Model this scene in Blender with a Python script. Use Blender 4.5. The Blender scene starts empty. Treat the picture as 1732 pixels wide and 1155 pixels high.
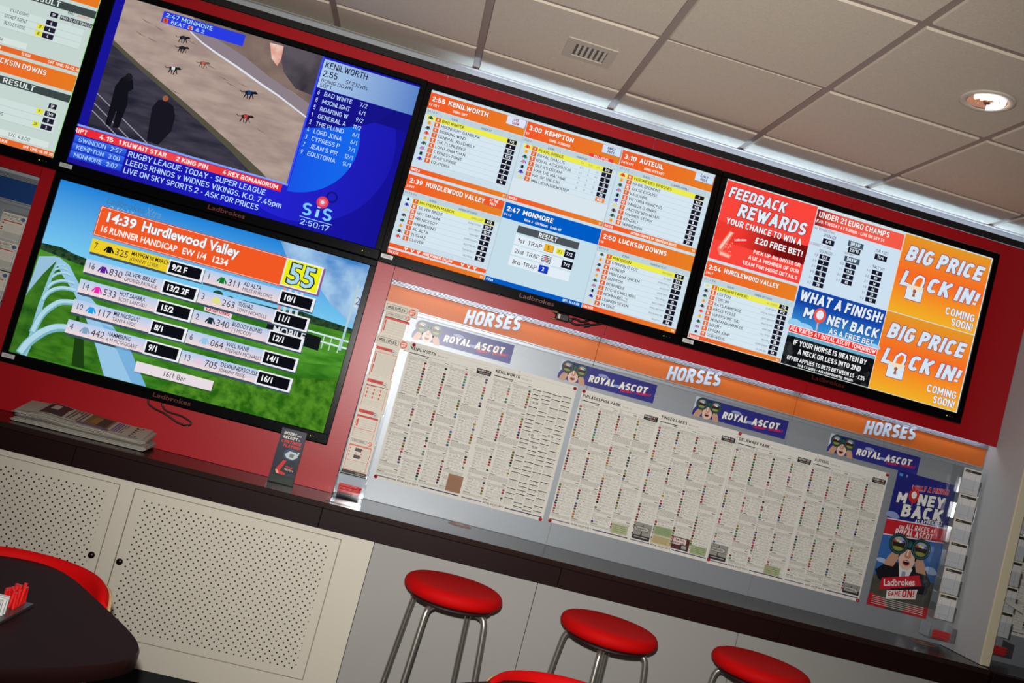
import bpy, math, random
from mathutils import Vector, Matrix, Euler

# ------------------------------------------------------------------ scene, camera, world, big lights
sc = bpy.context.scene
COL = sc.collection
sc.view_settings.view_transform = 'Standard'
sc.view_settings.look = 'None'
sc.view_settings.gamma = 1.0
sc.view_settings.use_curve_mapping = False
sc.view_settings.exposure = 0.0

CAM = Vector((0.0, -3.861, 1.448))
PITCH, ROLL, YAW = 0.0622, 0.2624, 0.0992
fwd = Vector((math.sin(YAW) * math.cos(PITCH), math.cos(YAW) * math.cos(PITCH), math.sin(PITCH)))
rgt = Vector((math.cos(YAW), -math.sin(YAW), 0))
upv = rgt.cross(fwd)
r2 = rgt * math.cos(ROLL) + upv * math.sin(ROLL)
u2 = upv * math.cos(ROLL) - rgt * math.sin(ROLL)
cd = bpy.data.cameras.new('camera')
cam = bpy.data.objects.new('camera', cd)
COL.objects.link(cam)
rot = Matrix((r2, u2, -fwd)).transposed().to_4x4()
cam.matrix_world = Matrix.Translation(CAM) @ rot
cd.sensor_fit = 'HORIZONTAL'
cd.sensor_width = 36.0
cd.lens = 1553.0 / 1732.0 * 36.0
cd.clip_start = 0.05
sc.camera = cam

w = bpy.data.worlds.new('world')
sc.world = w
w.use_nodes = True
bg = w.node_tree.nodes['Background']
bg.inputs['Color'].default_value = (1.0, 0.93, 0.84, 1)
bg.inputs['Strength'].default_value = 0.05

# the camera's own flash gun, just above the lens
fl = bpy.data.lights.new('camera_flash', 'SPOT')
fl.energy = 430.0
fl.color = (1.0, 0.985, 0.96)
fl.spot_size = math.radians(90)
fl.spot_blend = 1.0
fl.shadow_soft_size = 0.018
flo = bpy.data.objects.new('camera_flash', fl)
COL.objects.link(flo)
flo.matrix_world = Matrix.Translation(CAM + u2 * 0.11 - r2 * 0.01) @ (Matrix((r2, u2, -(fwd + rgt * 0.03).normalized())).transposed().to_4x4())


# ------------------------------------------------------------------ materials
def s2l(c):
    return c / 12.92 if c <= 0.04045 else ((c + 0.055) / 1.055) ** 2.4


def lin(c):
    return tuple(s2l(v / 255.0) for v in c) + (1.0,)


_M = {}


def newmat(key):
    m = bpy.data.materials.new('mat_%d' % len(_M))
    m.use_nodes = True
    nt = m.node_tree
    for n in list(nt.nodes):
        nt.nodes.remove(n)
    out = nt.nodes.new('ShaderNodeOutputMaterial')
    _M[key] = m
    return m, nt, out


def pm(c, rough=0.55, metal=0.0, spec=0.5, noise=0.0, nscale=60.0, bump=0.0, coat=0.0, stretch=None):
    """plain or lightly mottled surface"""
    key = ('p', c, rough, metal, spec, noise, nscale, bump, coat, stretch)
    if key in _M:
        return _M[key]
    m, nt, out = newmat(key)
    b = nt.nodes.new('ShaderNodeBsdfPrincipled')
    nt.links.new(b.outputs[0], out.inputs[0])
    b.inputs['Base Color'].default_value = lin(c)
    b.inputs['Roughness'].default_value = rough
    b.inputs['Metallic'].default_value = metal
    b.inputs['Specular IOR Level'].default_value = spec
    b.inputs['Coat Weight'].default_value = coat
    b.inputs['Coat Roughness'].default_value = 0.08
    if noise or bump:
        tc = nt.nodes.new('ShaderNodeTexCoord')
        mp = nt.nodes.new('ShaderNodeMapping')
        nt.links.new(tc.outputs['Object'], mp.inputs[0])
        if stretch:
            mp.inputs['Scale'].default_value = stretch
        nz = nt.nodes.new('ShaderNodeTexNoise')
        nz.inputs['Scale'].default_value = nscale
        nz.inputs['Detail'].default_value = 4
        nt.links.new(mp.outputs[0], nz.inputs['Vector'])
        if noise:
            mx = nt.nodes.new('ShaderNodeMix')
            mx.data_type = 'RGBA'
            lo = tuple(v * (1 - noise) for v in lin(c)[:3]) + (1,)
            hi = tuple(min(1, v * (1 + noise)) for v in lin(c)[:3]) + (1,)
            mx.inputs[6].default_value = lo
            mx.inputs[7].default_value = hi
            nt.links.new(nz.outputs[0], mx.inputs[0])
            nt.links.new(mx.outputs[2], b.inputs['Base Color'])
        if bump:
            bp = nt.nodes.new('ShaderNodeBump')
            bp.inputs['Strength'].default_value = bump
            bp.inputs['Distance'].default_value = 0.002
            nt.links.new(nz.outputs[0], bp.inputs['Height'])
            nt.links.new(bp.outputs[0], b.inputs['Normal'])
    return m


def em(c, s=1.0):
    """lit pixel colour of a display"""
    key = ('e', c, s)
    if key in _M:
        return _M[key]
    m, nt, out = newmat(key)
    e = nt.nodes.new('ShaderNodeEmission')
    e.inputs[0].default_value = lin(c)
    e.inputs[1].default_value = s
    nt.links.new(e.outputs[0], out.inputs[0])
    m.cycles.emission_sampling = 'NONE'
    return m


def emn(c1, c2, scale=8.0, stretch=(1, 1, 1), detail=4.0, lo=0.35, hi=0.65):
    """display picture area mottled between two colours"""
    key = ('en', c1, c2, scale, stretch, detail, lo, hi)
    if key in _M:
        return _M[key]
    m, nt, out = newmat(key)
    e = nt.nodes.new('ShaderNodeEmission')
    g = nt.nodes.new('ShaderNodeTexCoord')
    mp = nt.nodes.new('ShaderNodeMapping')
    mp.inputs['Scale'].default_value = stretch
    nz = nt.nodes.new('ShaderNodeTexNoise')
    nz.inputs['Scale'].default_value = scale
    nz.inputs['Detail'].default_value = detail
    mr = nt.nodes.new('ShaderNodeMapRange')
    mr.inputs[1].default_value = lo
    mr.inputs[2].default_value = hi
    mx = nt.nodes.new('ShaderNodeMix')
    mx.data_type = 'RGBA'
    mx.inputs[6].default_value = lin(c1)
    mx.inputs[7].default_value = lin(c2)
    nt.links.new(g.outputs['Object'], mp.inputs[0])
    nt.links.new(mp.outputs[0], nz.inputs['Vector'])
    nt.links.new(nz.outputs[0], mr.inputs[0])
    nt.links.new(mr.outputs[0], mx.inputs[0])
    nt.links.new(mx.outputs[2], e.inputs[0])
    nt.links.new(e.outputs[0], out.inputs[0])
    m.cycles.emission_sampling = 'NONE'
    return m


def emg(c1, c2, axis, p0, p1, c3=None):
    """display picture area running from one colour to another along x (0) or z (2) of the screen's own coordinates"""
    key = ('eg', c1, c2, axis, p0, p1, c3)
    if key in _M:
        return _M[key]
    m, nt, out = newmat(key)
    e = nt.nodes.new('ShaderNodeEmission')
    g = nt.nodes.new('ShaderNodeTexCoord')
    sx = nt.nodes.new('ShaderNodeSeparateXYZ')
    mr = nt.nodes.new('ShaderNodeMapRange')
    mr.inputs[1].default_value = p0
    mr.inputs[2].default_value = p1
    cr = nt.nodes.new('ShaderNodeValToRGB')
    cr.color_ramp.elements[0].color = lin(c1)
    cr.color_ramp.elements[1].color = lin(c2)
    if c3:
        el = cr.color_ramp.elements.new(0.5)
        el.color = lin(c3)
    nt.links.new(g.outputs['Object'], sx.inputs[0])
    nt.links.new(sx.outputs[axis], mr.inputs[0])
    nt.links.new(mr.outputs[0], cr.inputs[0])
    nt.links.new(cr.outputs[0], e.inputs[0])
    nt.links.new(e.outputs[0], out.inputs[0])
    m.cycles.emission_sampling = 'NONE'
    return m


def clear_mat():
    key = 'acrylic'
    if key in _M:
        return _M[key]
    m, nt, out = newmat(key)
    t = nt.nodes.new('ShaderNodeBsdfTransparent')
    t.inputs[0].default_value = (0.95, 0.96, 0.97, 1)
    g = nt.nodes.new('ShaderNodeBsdfGlossy')
    g.inputs['Roughness'].default_value = 0.12
    lw = nt.nodes.new('ShaderNodeLayerWeight')
    lw.inputs[0].default_value = 0.25
    mx = nt.nodes.new('ShaderNodeMixShader')
    ad = nt.nodes.new('ShaderNodeMath')
    ad.operation = 'MULTIPLY_ADD'
    ad.inputs[1].default_value = 0.6
    ad.inputs[2].default_value = 0.03
    nt.links.new(lw.outputs['Fresnel'], ad.inputs[0])
    nt.links.new(ad.outputs[0], mx.inputs[0])
    nt.links.new(t.outputs[0], mx.inputs[1])
    nt.links.new(g.outputs[0], mx.inputs[2])
    nt.links.new(mx.outputs[0], out.inputs[0])
    return m


def perforated_mat(x0, z0, x1, z1):
    """cream metal sheet with a staggered grid of punched dark holes inside a rectangle of the door (door coordinates)"""
    key = ('perf', x0, z0, x1, z1)
    if key in _M:
        return _M[key]
    m, nt, out = newmat(key)
    b = nt.nodes.new('ShaderNodeBsdfPrincipled')
    b.inputs['Roughness'].default_value = 0.45
    nt.links.new(b.outputs[0], out.inputs[0])
    g = nt.nodes.new('ShaderNodeTexCoord')
    sx = nt.nodes.new('ShaderNodeSeparateXYZ')
    nt.links.new(g.outputs['Object'], sx.inputs[0])

    def mt(op, a, bb=None, c=None):
        n = nt.nodes.new('ShaderNodeMath')
        n.operation = op
        for i, v in enumerate((a, bb, c)):
            if v is None:
                continue
            if isinstance(v, (int, float)):
                n.inputs[i].default_value = v
            else:
                nt.links.new(v, n.inputs[i])
        return n.outputs[0]
    P = 0.0272
    x = mt('SUBTRACT', sx.outputs[0], x0)
    z = mt('SUBTRACT', z1, sx.outputs[2])

    def lattice(ox, oz):
        a = mt('PINGPONG', mt('ADD', x, ox), P / 2)
        c = mt('PINGPONG', mt('ADD', z, oz), P / 2)
        return mt('SQRT', mt('ADD', mt('POWER', a, 2.0), mt('POWER', c, 2.0)))
    d = mt('MINIMUM', lattice(0, 0), lattice(P / 2, P / 2))
    hole = mt('LESS_THAN', d, 0.0033)
    ins = mt('MULTIPLY', mt('MULTIPLY', mt('GREATER_THAN', x, -0.004), mt('LESS_THAN', x, x1 - x0 + 0.004)),
             mt('MULTIPLY', mt('GREATER_THAN', z, -0.004), mt('LESS_THAN', z, z1 - z0 + 0.004)))
    mask = mt('MULTIPLY', hole, ins)
    mx = nt.nodes.new('ShaderNodeMix')
    mx.data_type = 'RGBA'
    mx.inputs[6].default_value = lin((214, 205, 188))
    mx.inputs[7].default_value = lin((16, 14, 14))
    nt.links.new(mask, mx.inputs[0])
    nt.links.new(mx.outputs[2], b.inputs['Base Color'])
    return m


RED = pm((172, 9, 22), 0.37, spec=0.42, noise=0.10, nscale=220, bump=0.05)
BLACK_GLOSS = pm((5, 5, 6), 0.2, spec=0.18)
BLACK = pm((14, 13, 14), 0.5)
DARKWOOD = pm((32, 14, 13), 0.42, spec=0.15, noise=0.30, nscale=9, stretch=(1, 8, 30))
DARKTOP = pm((40, 25, 22), 0.22, spec=0.4, noise=0.25, nscale=10, stretch=(1, 14, 14))
CREAM = pm((214, 205, 188), 0.45)
SILVER = pm((158, 163, 168), 0.43, metal=0.38, spec=0.4, noise=0.06, nscale=160)
ALU = pm((176, 181, 188), 0.45, metal=0.6)
CHROME = pm((196, 190, 182), 0.30, metal=0.9)
WHITEGREY = pm((164, 161, 155), 0.5, noise=0.05, nscale=300)
PAPER = pm((226, 218, 202), 0.6)
NEWSPRINT = pm((226, 222, 212), 0.75)
REDVINYL = pm((200, 10, 12), 0.65, spec=0.08, noise=0.06, nscale=400)
PLY = pm((196, 160, 112), 0.5, noise=0.15, nscale=18, stretch=(1, 1, 12))
REDPEN = pm((226, 30, 26), 0.35)
CLEAR = clear_mat()


# ------------------------------------------------------------------ letters
# 'gill': Blender's built-in font; 'din' and 'slab': plain stroke letters drawn here (slab adds serifs)
_G = {}


def _arc(cx, cy, rx, ry, a0, a1, n=9):
    return [(cx + rx * math.cos(math.radians(a0 + (a1 - a0) * k / n)), cy + ry * math.sin(math.radians(a0 + (a1 - a0) * k / n))) for k in range(n + 1)]


_W = dict(A=.66, B=.61, C=.59, D=.61, E=.52, F=.50, G=.61, H=.62, I=.16, J=.46, K=.61, L=.49, M=.76, N=.64, O=.61, P=.58, Q=.61, R=.61, S=.57, T=.55, U=.61, V=.61, W=.92, X=.61, Y=.60, Z=.55,
          a=.52, b=.52, c=.49, d=.52, e=.51, f=.33, g=.52, h=.51, i=.15, j=.24, k=.49, l=.15, m=.78, n=.51, o=.52, p=.52, q=.52, r=.36, s=.46, t=.34, u=.51, v=.48, w=.74, x=.49, y=.48, z=.44)
_W.update({'1': .34, '.': .16, ',': .16, ':': .16, "'": .14, '!': .16, '-': .36, '/': .46, '(': .24, ')': .24, '&': .66, '\u00a3': .56, '|': .14})


def _strokes(ch, w, h, s=0.0):
    X = .74 * h
    m = w / 2
    O = lambda cy0, cy1: (lambda r: _arc(m, cy1 - r, m, r, 0, 180) + _arc(m, cy0 + r, m, r, 180, 360) + [(w, cy1 - r)])(min(m, (cy1 - cy0) / 2))
    bowl = O(0, X)
    r3 = .26 * h
    S = lambda H: _arc(m, H * .75, m, H * .25, 28, 270, 14) + _arc(m, H * .25, m, H * .25, 90, -152, 14)[1:]
    D = {
        'A': [[(0, 0), (m, h), (w, 0)], [(.17 * w, .27 * h), (.83 * w, .27 * h)]],
        'B': [[(0, 0), (0, h)] + _arc(w * .95 - .235 * h, h - .235 * h, .235 * h, .235 * h, 90, -90) + [(s, .53 * h)], [(s, 0)] + _arc(w - .265 * h, .265 * h, .265 * h, .265 * h, -90, 90) + [(s, .53 * h)]],
        'C': [_arc(m, h - m, m, m, 30, 180) + _arc(m, m, m, m, 180, 330)],
        'D': [[(0, 0), (0, h)] + _arc(w - m, h - m, m, m, 90, 0) + _arc(w - m, m, m, m, 0, -90) + [(0, 0)]],
        'E': [[(w, 0), (0, 0), (0, h), (w, h)], [(0, .52 * h), (.85 * w, .52 * h)]],
        'F': [[(0, 0), (0, h), (w, h)], [(0, .50 * h), (.85 * w, .50 * h)]],
        'G': [_arc(m, h - m, m, m, 30, 180) + _arc(m, m, m, m, 180, 360) + [(w, .46 * h), (.58 * w, .46 * h)]],
        'H': [[(0, 0), (0, h)], [(w, 0), (w, h)], [(0, .52 * h), (w, .52 * h)]],
        'I': [[(m, 0), (m, h)]],
        'J': [[(w, h)] + _arc(m, m, m, m, 0, -160)],
        'K': [[(0, 0), (0, h)], [(w, h), (0, .38 * h)], [(.34 * w, .58 * h), (w, 0)]],
        'L': [[(0, h), (0, 0), (w, 0)]],
        'M': [[(0, 0), (0, h), (m, .30 * h), (w, h), (w, 0)]],
        'N': [[(0, 0), (0, h), (w, 0), (w, h)]],
        'O': [O(0, h)], '0': [O(0, h)],
        'P': [[(0, 0), (0, h)] + _arc(w - r3, h - r3, r3, r3, 90, -90) + [(s, h - 2 * r3)]],
        'Q': [O(0, h), [(.58 * w, .24 * h), (w * 1.02, -.02 * h)]],
        'R': [[(0, 0), (0, h)] + _arc(w * .97 - r3, h - r3, r3, r3, 90, -90) + [(s, h - 2 * r3)], [(.46 * w, h - 2 * r3), (w, 0)]],
        'S': [S(h)],
        'T': [[(0, h), (w, h)], [(m, 0), (m, h)]],
        'U': [[(0, h)] + _arc(m, m, m, m, 180, 360) + [(w, h)]],
        'V': [[(0, h), (m, 0), (w, h)]],
        'W': [[(0, h), (.26 * w, 0), (m, .92 * h), (.74 * w, 0), (w, h)]],
        'X': [[(0, 0), (w, h)], [(0, h), (w, 0)]],
        'Y': [[(0, h), (m, .44 * h), (w, h)], [(m, 0), (m, .46 * h)]],
        'Z': [[(0, h), (w, h), (0, 0), (w, 0)]],
        '1': [[(0, .74 * h), (w, h), (w, 0)]],
        '2': [_arc(m, h - m, m, m, 170, -38) + [(0, 0), (w, 0)]],
        '3': [_arc(m, .76 * h, m * .93, .24 * h, 160, -80) + [(.36 * w, .52 * h)], [(.36 * w, .53 * h)] + _arc(m, .265 * h, m, .265 * h, 82, -160)],
        '4': [[(.55 * w, h), (0, .24 * h), (w, .24 * h)], [(.72 * w, .50 * h), (.72 * w, 0)]],
        '5': [[(.93 * w, h), (.08 * w, h), (.04 * w, .50 * h)] + _arc(m, .31 * h, m, .31 * h, 125, -155)],
        '6': [_arc(m, .31 * h, m, .31 * h, 0, 360, 20), [(.72 * w, h), (.05 * w, .43 * h)]],
        '7': [[(0, h), (w, h), (.28 * w, 0)]],
        '8': [_arc(m, .76 * h, m * .93, .24 * h, 0, 360, 18), _arc(m, .26 * h, m, .26 * h, 0, 360, 18)],
        '9': [_arc(m, .69 * h, m, .31 * h, 0, 360, 20), [(.28 * w, 0), (.95 * w, .57 * h)]],
        'a': [bowl, [(w, 0), (w, X)]], 'b': [bowl, [(0, 0), (0, h)]], 'd': [bowl, [(w, 0), (w, h)]], 'p': [bowl, [(0, X), (0, -.26 * h)]], 'q': [bowl, [(w, X), (w, -.26 * h)]],
        'c': [_arc(m, X / 2, m, X / 2, 40, 320, 16)],
        'e': [[(.02 * w, X * .5), (w, X * .5)] + _arc(m, X / 2, m, X / 2, 0, 318, 18)],
        'f': [[(w, h)] + _arc(w * .75, h - .16 * h, w * .35, .16 * h, 90, 180) + [(w * .4, 0)], [(0, X), (w, X)]],
        'g': [bowl, [(w, X)] + _arc(m, -.06 * h, m, .2 * h, 0, -150)],
        'h': [[(0, 0), (0, h)], [(0, X - m)] + _arc(m, X - m, m, m, 180, 0) + [(w, 0)]],
        'i': [[(m, 0), (m, X)], [(m, h * .90), (m, h * 1.03)]],
        'j': [[(w, X), (w, -.1 * h), (0, -.24 * h)], [(w, h * .90), (w, h * 1.03)]],
        'k': [[(0, 0), (0, h)], [(w, X), (0, .26 * h)], [(.34 * w, .44 * h), (w, 0)]],
        'l': [[(m, 0), (m, h)]],
        'm': [[(0, 0), (0, X)], [(0, X - w / 4)] + _arc(w / 4, X - w / 4, w / 4, w / 4, 180, 0) + [(m, 0)], [(m, X - w / 4)] + _arc(w * .75, X - w / 4, w / 4, w / 4, 180, 0) + [(w, 0)]],
        'n': [[(0, 0), (0, X)], [(0, X - m)] + _arc(m, X - m, m, m, 180, 0) + [(w, 0)]],
        'o': [bowl],
        'r': [[(0, 0), (0, X)], [(0, X - w * .8)] + _arc(w * .8, X - w * .8, w * .8, w * .8, 180, 80)],
        's': [S(X)],
        't': [[(w * .4, h * .95), (w * .4, .16 * h)] + _arc(w * .75, .16 * h, w * .35, .16 * h, 180, 270) + [(w, 0)], [(0, X), (w, X)]],
        'u': [[(0, X)] + _arc(m, m, m, m, 180, 360) + [(w, X)], [(w, 0), (w, X)]],
        'v': [[(0, X), (m, 0), (w, X)]],
        'w': [[(0, X), (.26 * w, 0), (m, X), (.74 * w, 0), (w, X)]],
        'x': [[(0, 0), (w, X)], [(0, X), (w, 0)]],
        'y': [[(0, X), (m, 0)], [(w, X), (.3 * w, -.26 * h)]],
        'z': [[(0, X), (w, X), (0, 0), (w, 0)]],
        '.': [[(m, -.05), (m, .09)]], ',': [[(m, .09), (m * .5, -.16)]], ':': [[(m, -.02), (m, .12)], [(m, .52 * h), (m, .66 * h)]],
        "'": [[(m, h), (m, .74 * h)]], '!': [[(m, h), (m, .30 * h)], [(m, -.04), (m, .10)]],
        '-': [[(0, .42 * h), (w, .42 * h)]], '/': [[(0, -.04), (w, h)]], '|': [[(m, 0), (m, h)]],
        '(': [[(w, h), (0, .7 * h), (0, .3 * h), (w, 0)]], ')': [[(0, h), (w, .7 * h), (w, .3 * h), (0, 0)]],
        '&': [[(w, 0), (.14 * w, .70 * h)] + _arc(.42 * w, .80 * h, .27 * w, .2 * h, 190, -40) + [(.10 * w, .40 * h)] + _arc(.40 * w, .22 * h, .40 * w, .22 * h, 150, 290) + [(w, .48 * h)]],
        '\u00a3': [_arc(m * 1.1, h - m * .9, m * .8, m * .9, 20, 180) + [(.22 * w, 0)], [(0, 0), (w, 0)], [(0, .44 * h), (.75 * w, .44 * h)]],
    }
    return D.get(ch) or [[(0, 0), (0, h), (w, h), (w, 0), (0, 0)]]


def _thick(pts, s):
    n = len(pts)
    closed = n > 3 and math.hypot(pts[0][0] - pts[-1][0], pts[0][1] - pts[-1][1]) < 1e-6
    A, B = [], []
    for i in range(n):
        p = pts[i]
        a = pts[i - 1] if i > 0 else (pts[-2] if closed else None)
        b = pts[i + 1] if i < n - 1 else (pts[1] if closed else None)

        def nr(p, q):
            dx, dy = q[0] - p[0], q[1] - p[1]
            l = math.hypot(dx, dy) or 1e-9
            return (-dy / l, dx / l)
        n1 = nr(a, p) if a else nr(p, b)
        n2 = nr(p, b) if b else n1
        mx, my = n1[0] + n2[0], n1[1] + n2[1]
        l2 = mx * mx + my * my
        k = min(2.0 / l2, 2.4) if l2 > 1e-6 else 1.0
        A.append((p[0] + mx * s * k, p[1] + my * s * k))
        B.append((p[0] - mx * s * k, p[1] - my * s * k))
    v, f = [], []
    for i in range(n):
        v += [A[i], B[i]]
    for i in range(n - 1):
        f.append((2 * i, 2 * i + 1, 2 * i + 3, 2 * i + 2))
    return v, f


def glyph(ch, bold, font='din', grow=0.0):
    k = (ch, bold, font, grow)
    if k in _G:
        return _G[k]
    if font == 'gill':
        def mesh_of(s):
            c = bpy.data.curves.new('glyph', 'FONT')
            c.body = s
            c.offset = bold + grow
            c.resolution_u = 2
            o = bpy.data.objects.new('glyph', c)
            me = o.to_mesh()
            v = [(p.co.x, p.co.y) for p in me.vertices]
            f = [tuple(p.vertices) for p in me.polygons]
            o.to_mesh_clear()
            bpy.data.objects.remove(o)
            bpy.data.curves.remove(c)
            return v, f

        def wid(s):
            v, _ = mesh_of(s)
            return max(p[0] for p in v) - min(p[0] for p in v)
        if ch == ' ':
            _G[k] = ([], [], (wid('I I') - wid('II')) / CAPG)
            return _G[k]
        v, f = mesh_of(ch)
        _G[k] = ([(a / CAPG, b / CAPG, 0.0) for a, b in v], f, (wid('I' + ch + 'I') - wid('II')) / CAPG)
        return _G[k]
    if ch == ' ':
        _G[k] = ([], [], 0.27)
        return _G[k]
    st = 0.118 + 2.3 * bold if font == 'din' else 0.10 + 2.6 * bold
    W = _W.get(ch, .56)
    if font == 'slab':
        W = W * 1.06 + 0.05
    elif bold > 0.02 and W > .2:
        W += 0.03
    W = max(W, st + 0.02)
    i = st / 2
    w_, h_ = W - 2 * i, 1 - 2 * i
    V, Fs, nrun = [], [], -1
    lim0, lim1 = -grow, 1 + grow
    free = ch in "gjpqyQ,;('" or ch in 'ij'

    def clip(poly):
        for ax, lo, hi in ((1, lim0, lim1), (0, -grow, W + grow)):
            if free and ax == 1:
                continue
            for sg, lm in ((1, lo), (-1, -hi)):
                out = []
                for q in range(len(poly)):
                    a, b = poly[q], poly[(q + 1) % len(poly)]
                    da, db = sg * a[ax] - lm, sg * b[ax] - lm
                    if da >= 0:
                        out.append(a)
                    if (da >= 0) != (db >= 0):
                        t = da / (da - db)
                        out.append((a[0] + (b[0] - a[0]) * t, a[1] + (b[1] - a[1]) * t))
                poly = out
                if len(poly) < 3:
                    return []
        return poly
    for pl in _strokes(ch, w_, h_, i + grow):
        runs, cur = [], [pl[0]]
        for q in range(1, len(pl)):
            cur.append(pl[q])
            if q < len(pl) - 1:
                a = (pl[q][0] - pl[q - 1][0], pl[q][1] - pl[q - 1][1])
                b = (pl[q + 1][0] - pl[q][0], pl[q + 1][1] - pl[q][1])
                if (a[0] * b[0] + a[1] * b[1]) / ((math.hypot(*a) * math.hypot(*b)) or 1) < -0.15:
                    runs.append(cur)
                    cur = [pl[q]]
        runs.append(cur)
        for rn in runs:
            nrun += 1
            rn = list(rn)
            if not free and ch not in '.,:!-/':
                for e, nb in ((0, 1), (-1, -2)):
                    (x, y), (nx, ny) = rn[e], rn[nb]
                    if (abs(y) < 1e-6 or abs(y - h_) < 1e-6 or len(runs) > 1) and abs(ny - y) > 1e-3:
                        l = math.hypot(x - nx, y - ny)
                        k = 2.2 * i if (abs(y) < 1e-6 or abs(y - h_) < 1e-6) else 0.6 * i
                        rn[e] = (x + (x - nx) / l * k, y + (y - ny) / l * k)
                    elif abs(ny - y) <= 1e-3 and (abs(x) < 1e-6 or abs(x - w_) < 1e-6 or ch in 'EF') and ch not in 'BDPRA':
                        rn[e] = (x + math.copysign(i, x - nx), y)
            v, f = _thick(rn, i + grow)
            v = [(a + i, b + i) for a, b in v]
            for ff in f:
                pg = clip([v[q] for q in ff])
                if len(pg) >= 3:
                    o = len(V)
                    V += [(a, b, 0.22 * nrun) for a, b in pg]
                    Fs.append(tuple(range(o, o + len(pg))))
    if font == 'slab' and ch.isalpha():
        for pl in _strokes(ch, w_, h_, i + grow):
            for e, nb in ((pl[0], pl[1]), (pl[-1], pl[-2])):
                if (abs(e[1]) < 1e-6 or abs(e[1] - h_) < 1e-6) and abs(nb[1] - e[1]) > 0.3 * h_:
                    y0 = -grow if e[1] < .5 else 1 - 0.07 - grow
                    o = len(V)
                    nrun += 1
                    V += [(e[0] + i + sx_ * .15, y0 + sy_ * (.07 + 2 * grow), 0.22 * min(nrun, 5)) for sx_, sy_ in ((-1, 0), (1, 0), (1, 1), (-1, 1))]
                    Fs.append((o, o + 1, o + 2, o + 3))
    # one consistent winding, facing the reader
    F2 = []
    for f in Fs:
        ar = sum(V[f[q]][0] * V[f[(q + 1) % len(f)]][1] - V[f[(q + 1) % len(f)]][0] * V[f[q]][1] for q in range(len(f)))
        F2.append(f if ar > 0 else f[::-1])
    _G[k] = (V, F2, W + (0.115 if font == 'din' else 0.15))
    return _G[k]


CAPG = 1.0
CAPG = max(p[1] for p in glyph('H', 0.0, 'gill')[0])
_G.clear()
CAPH = 1.0


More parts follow.
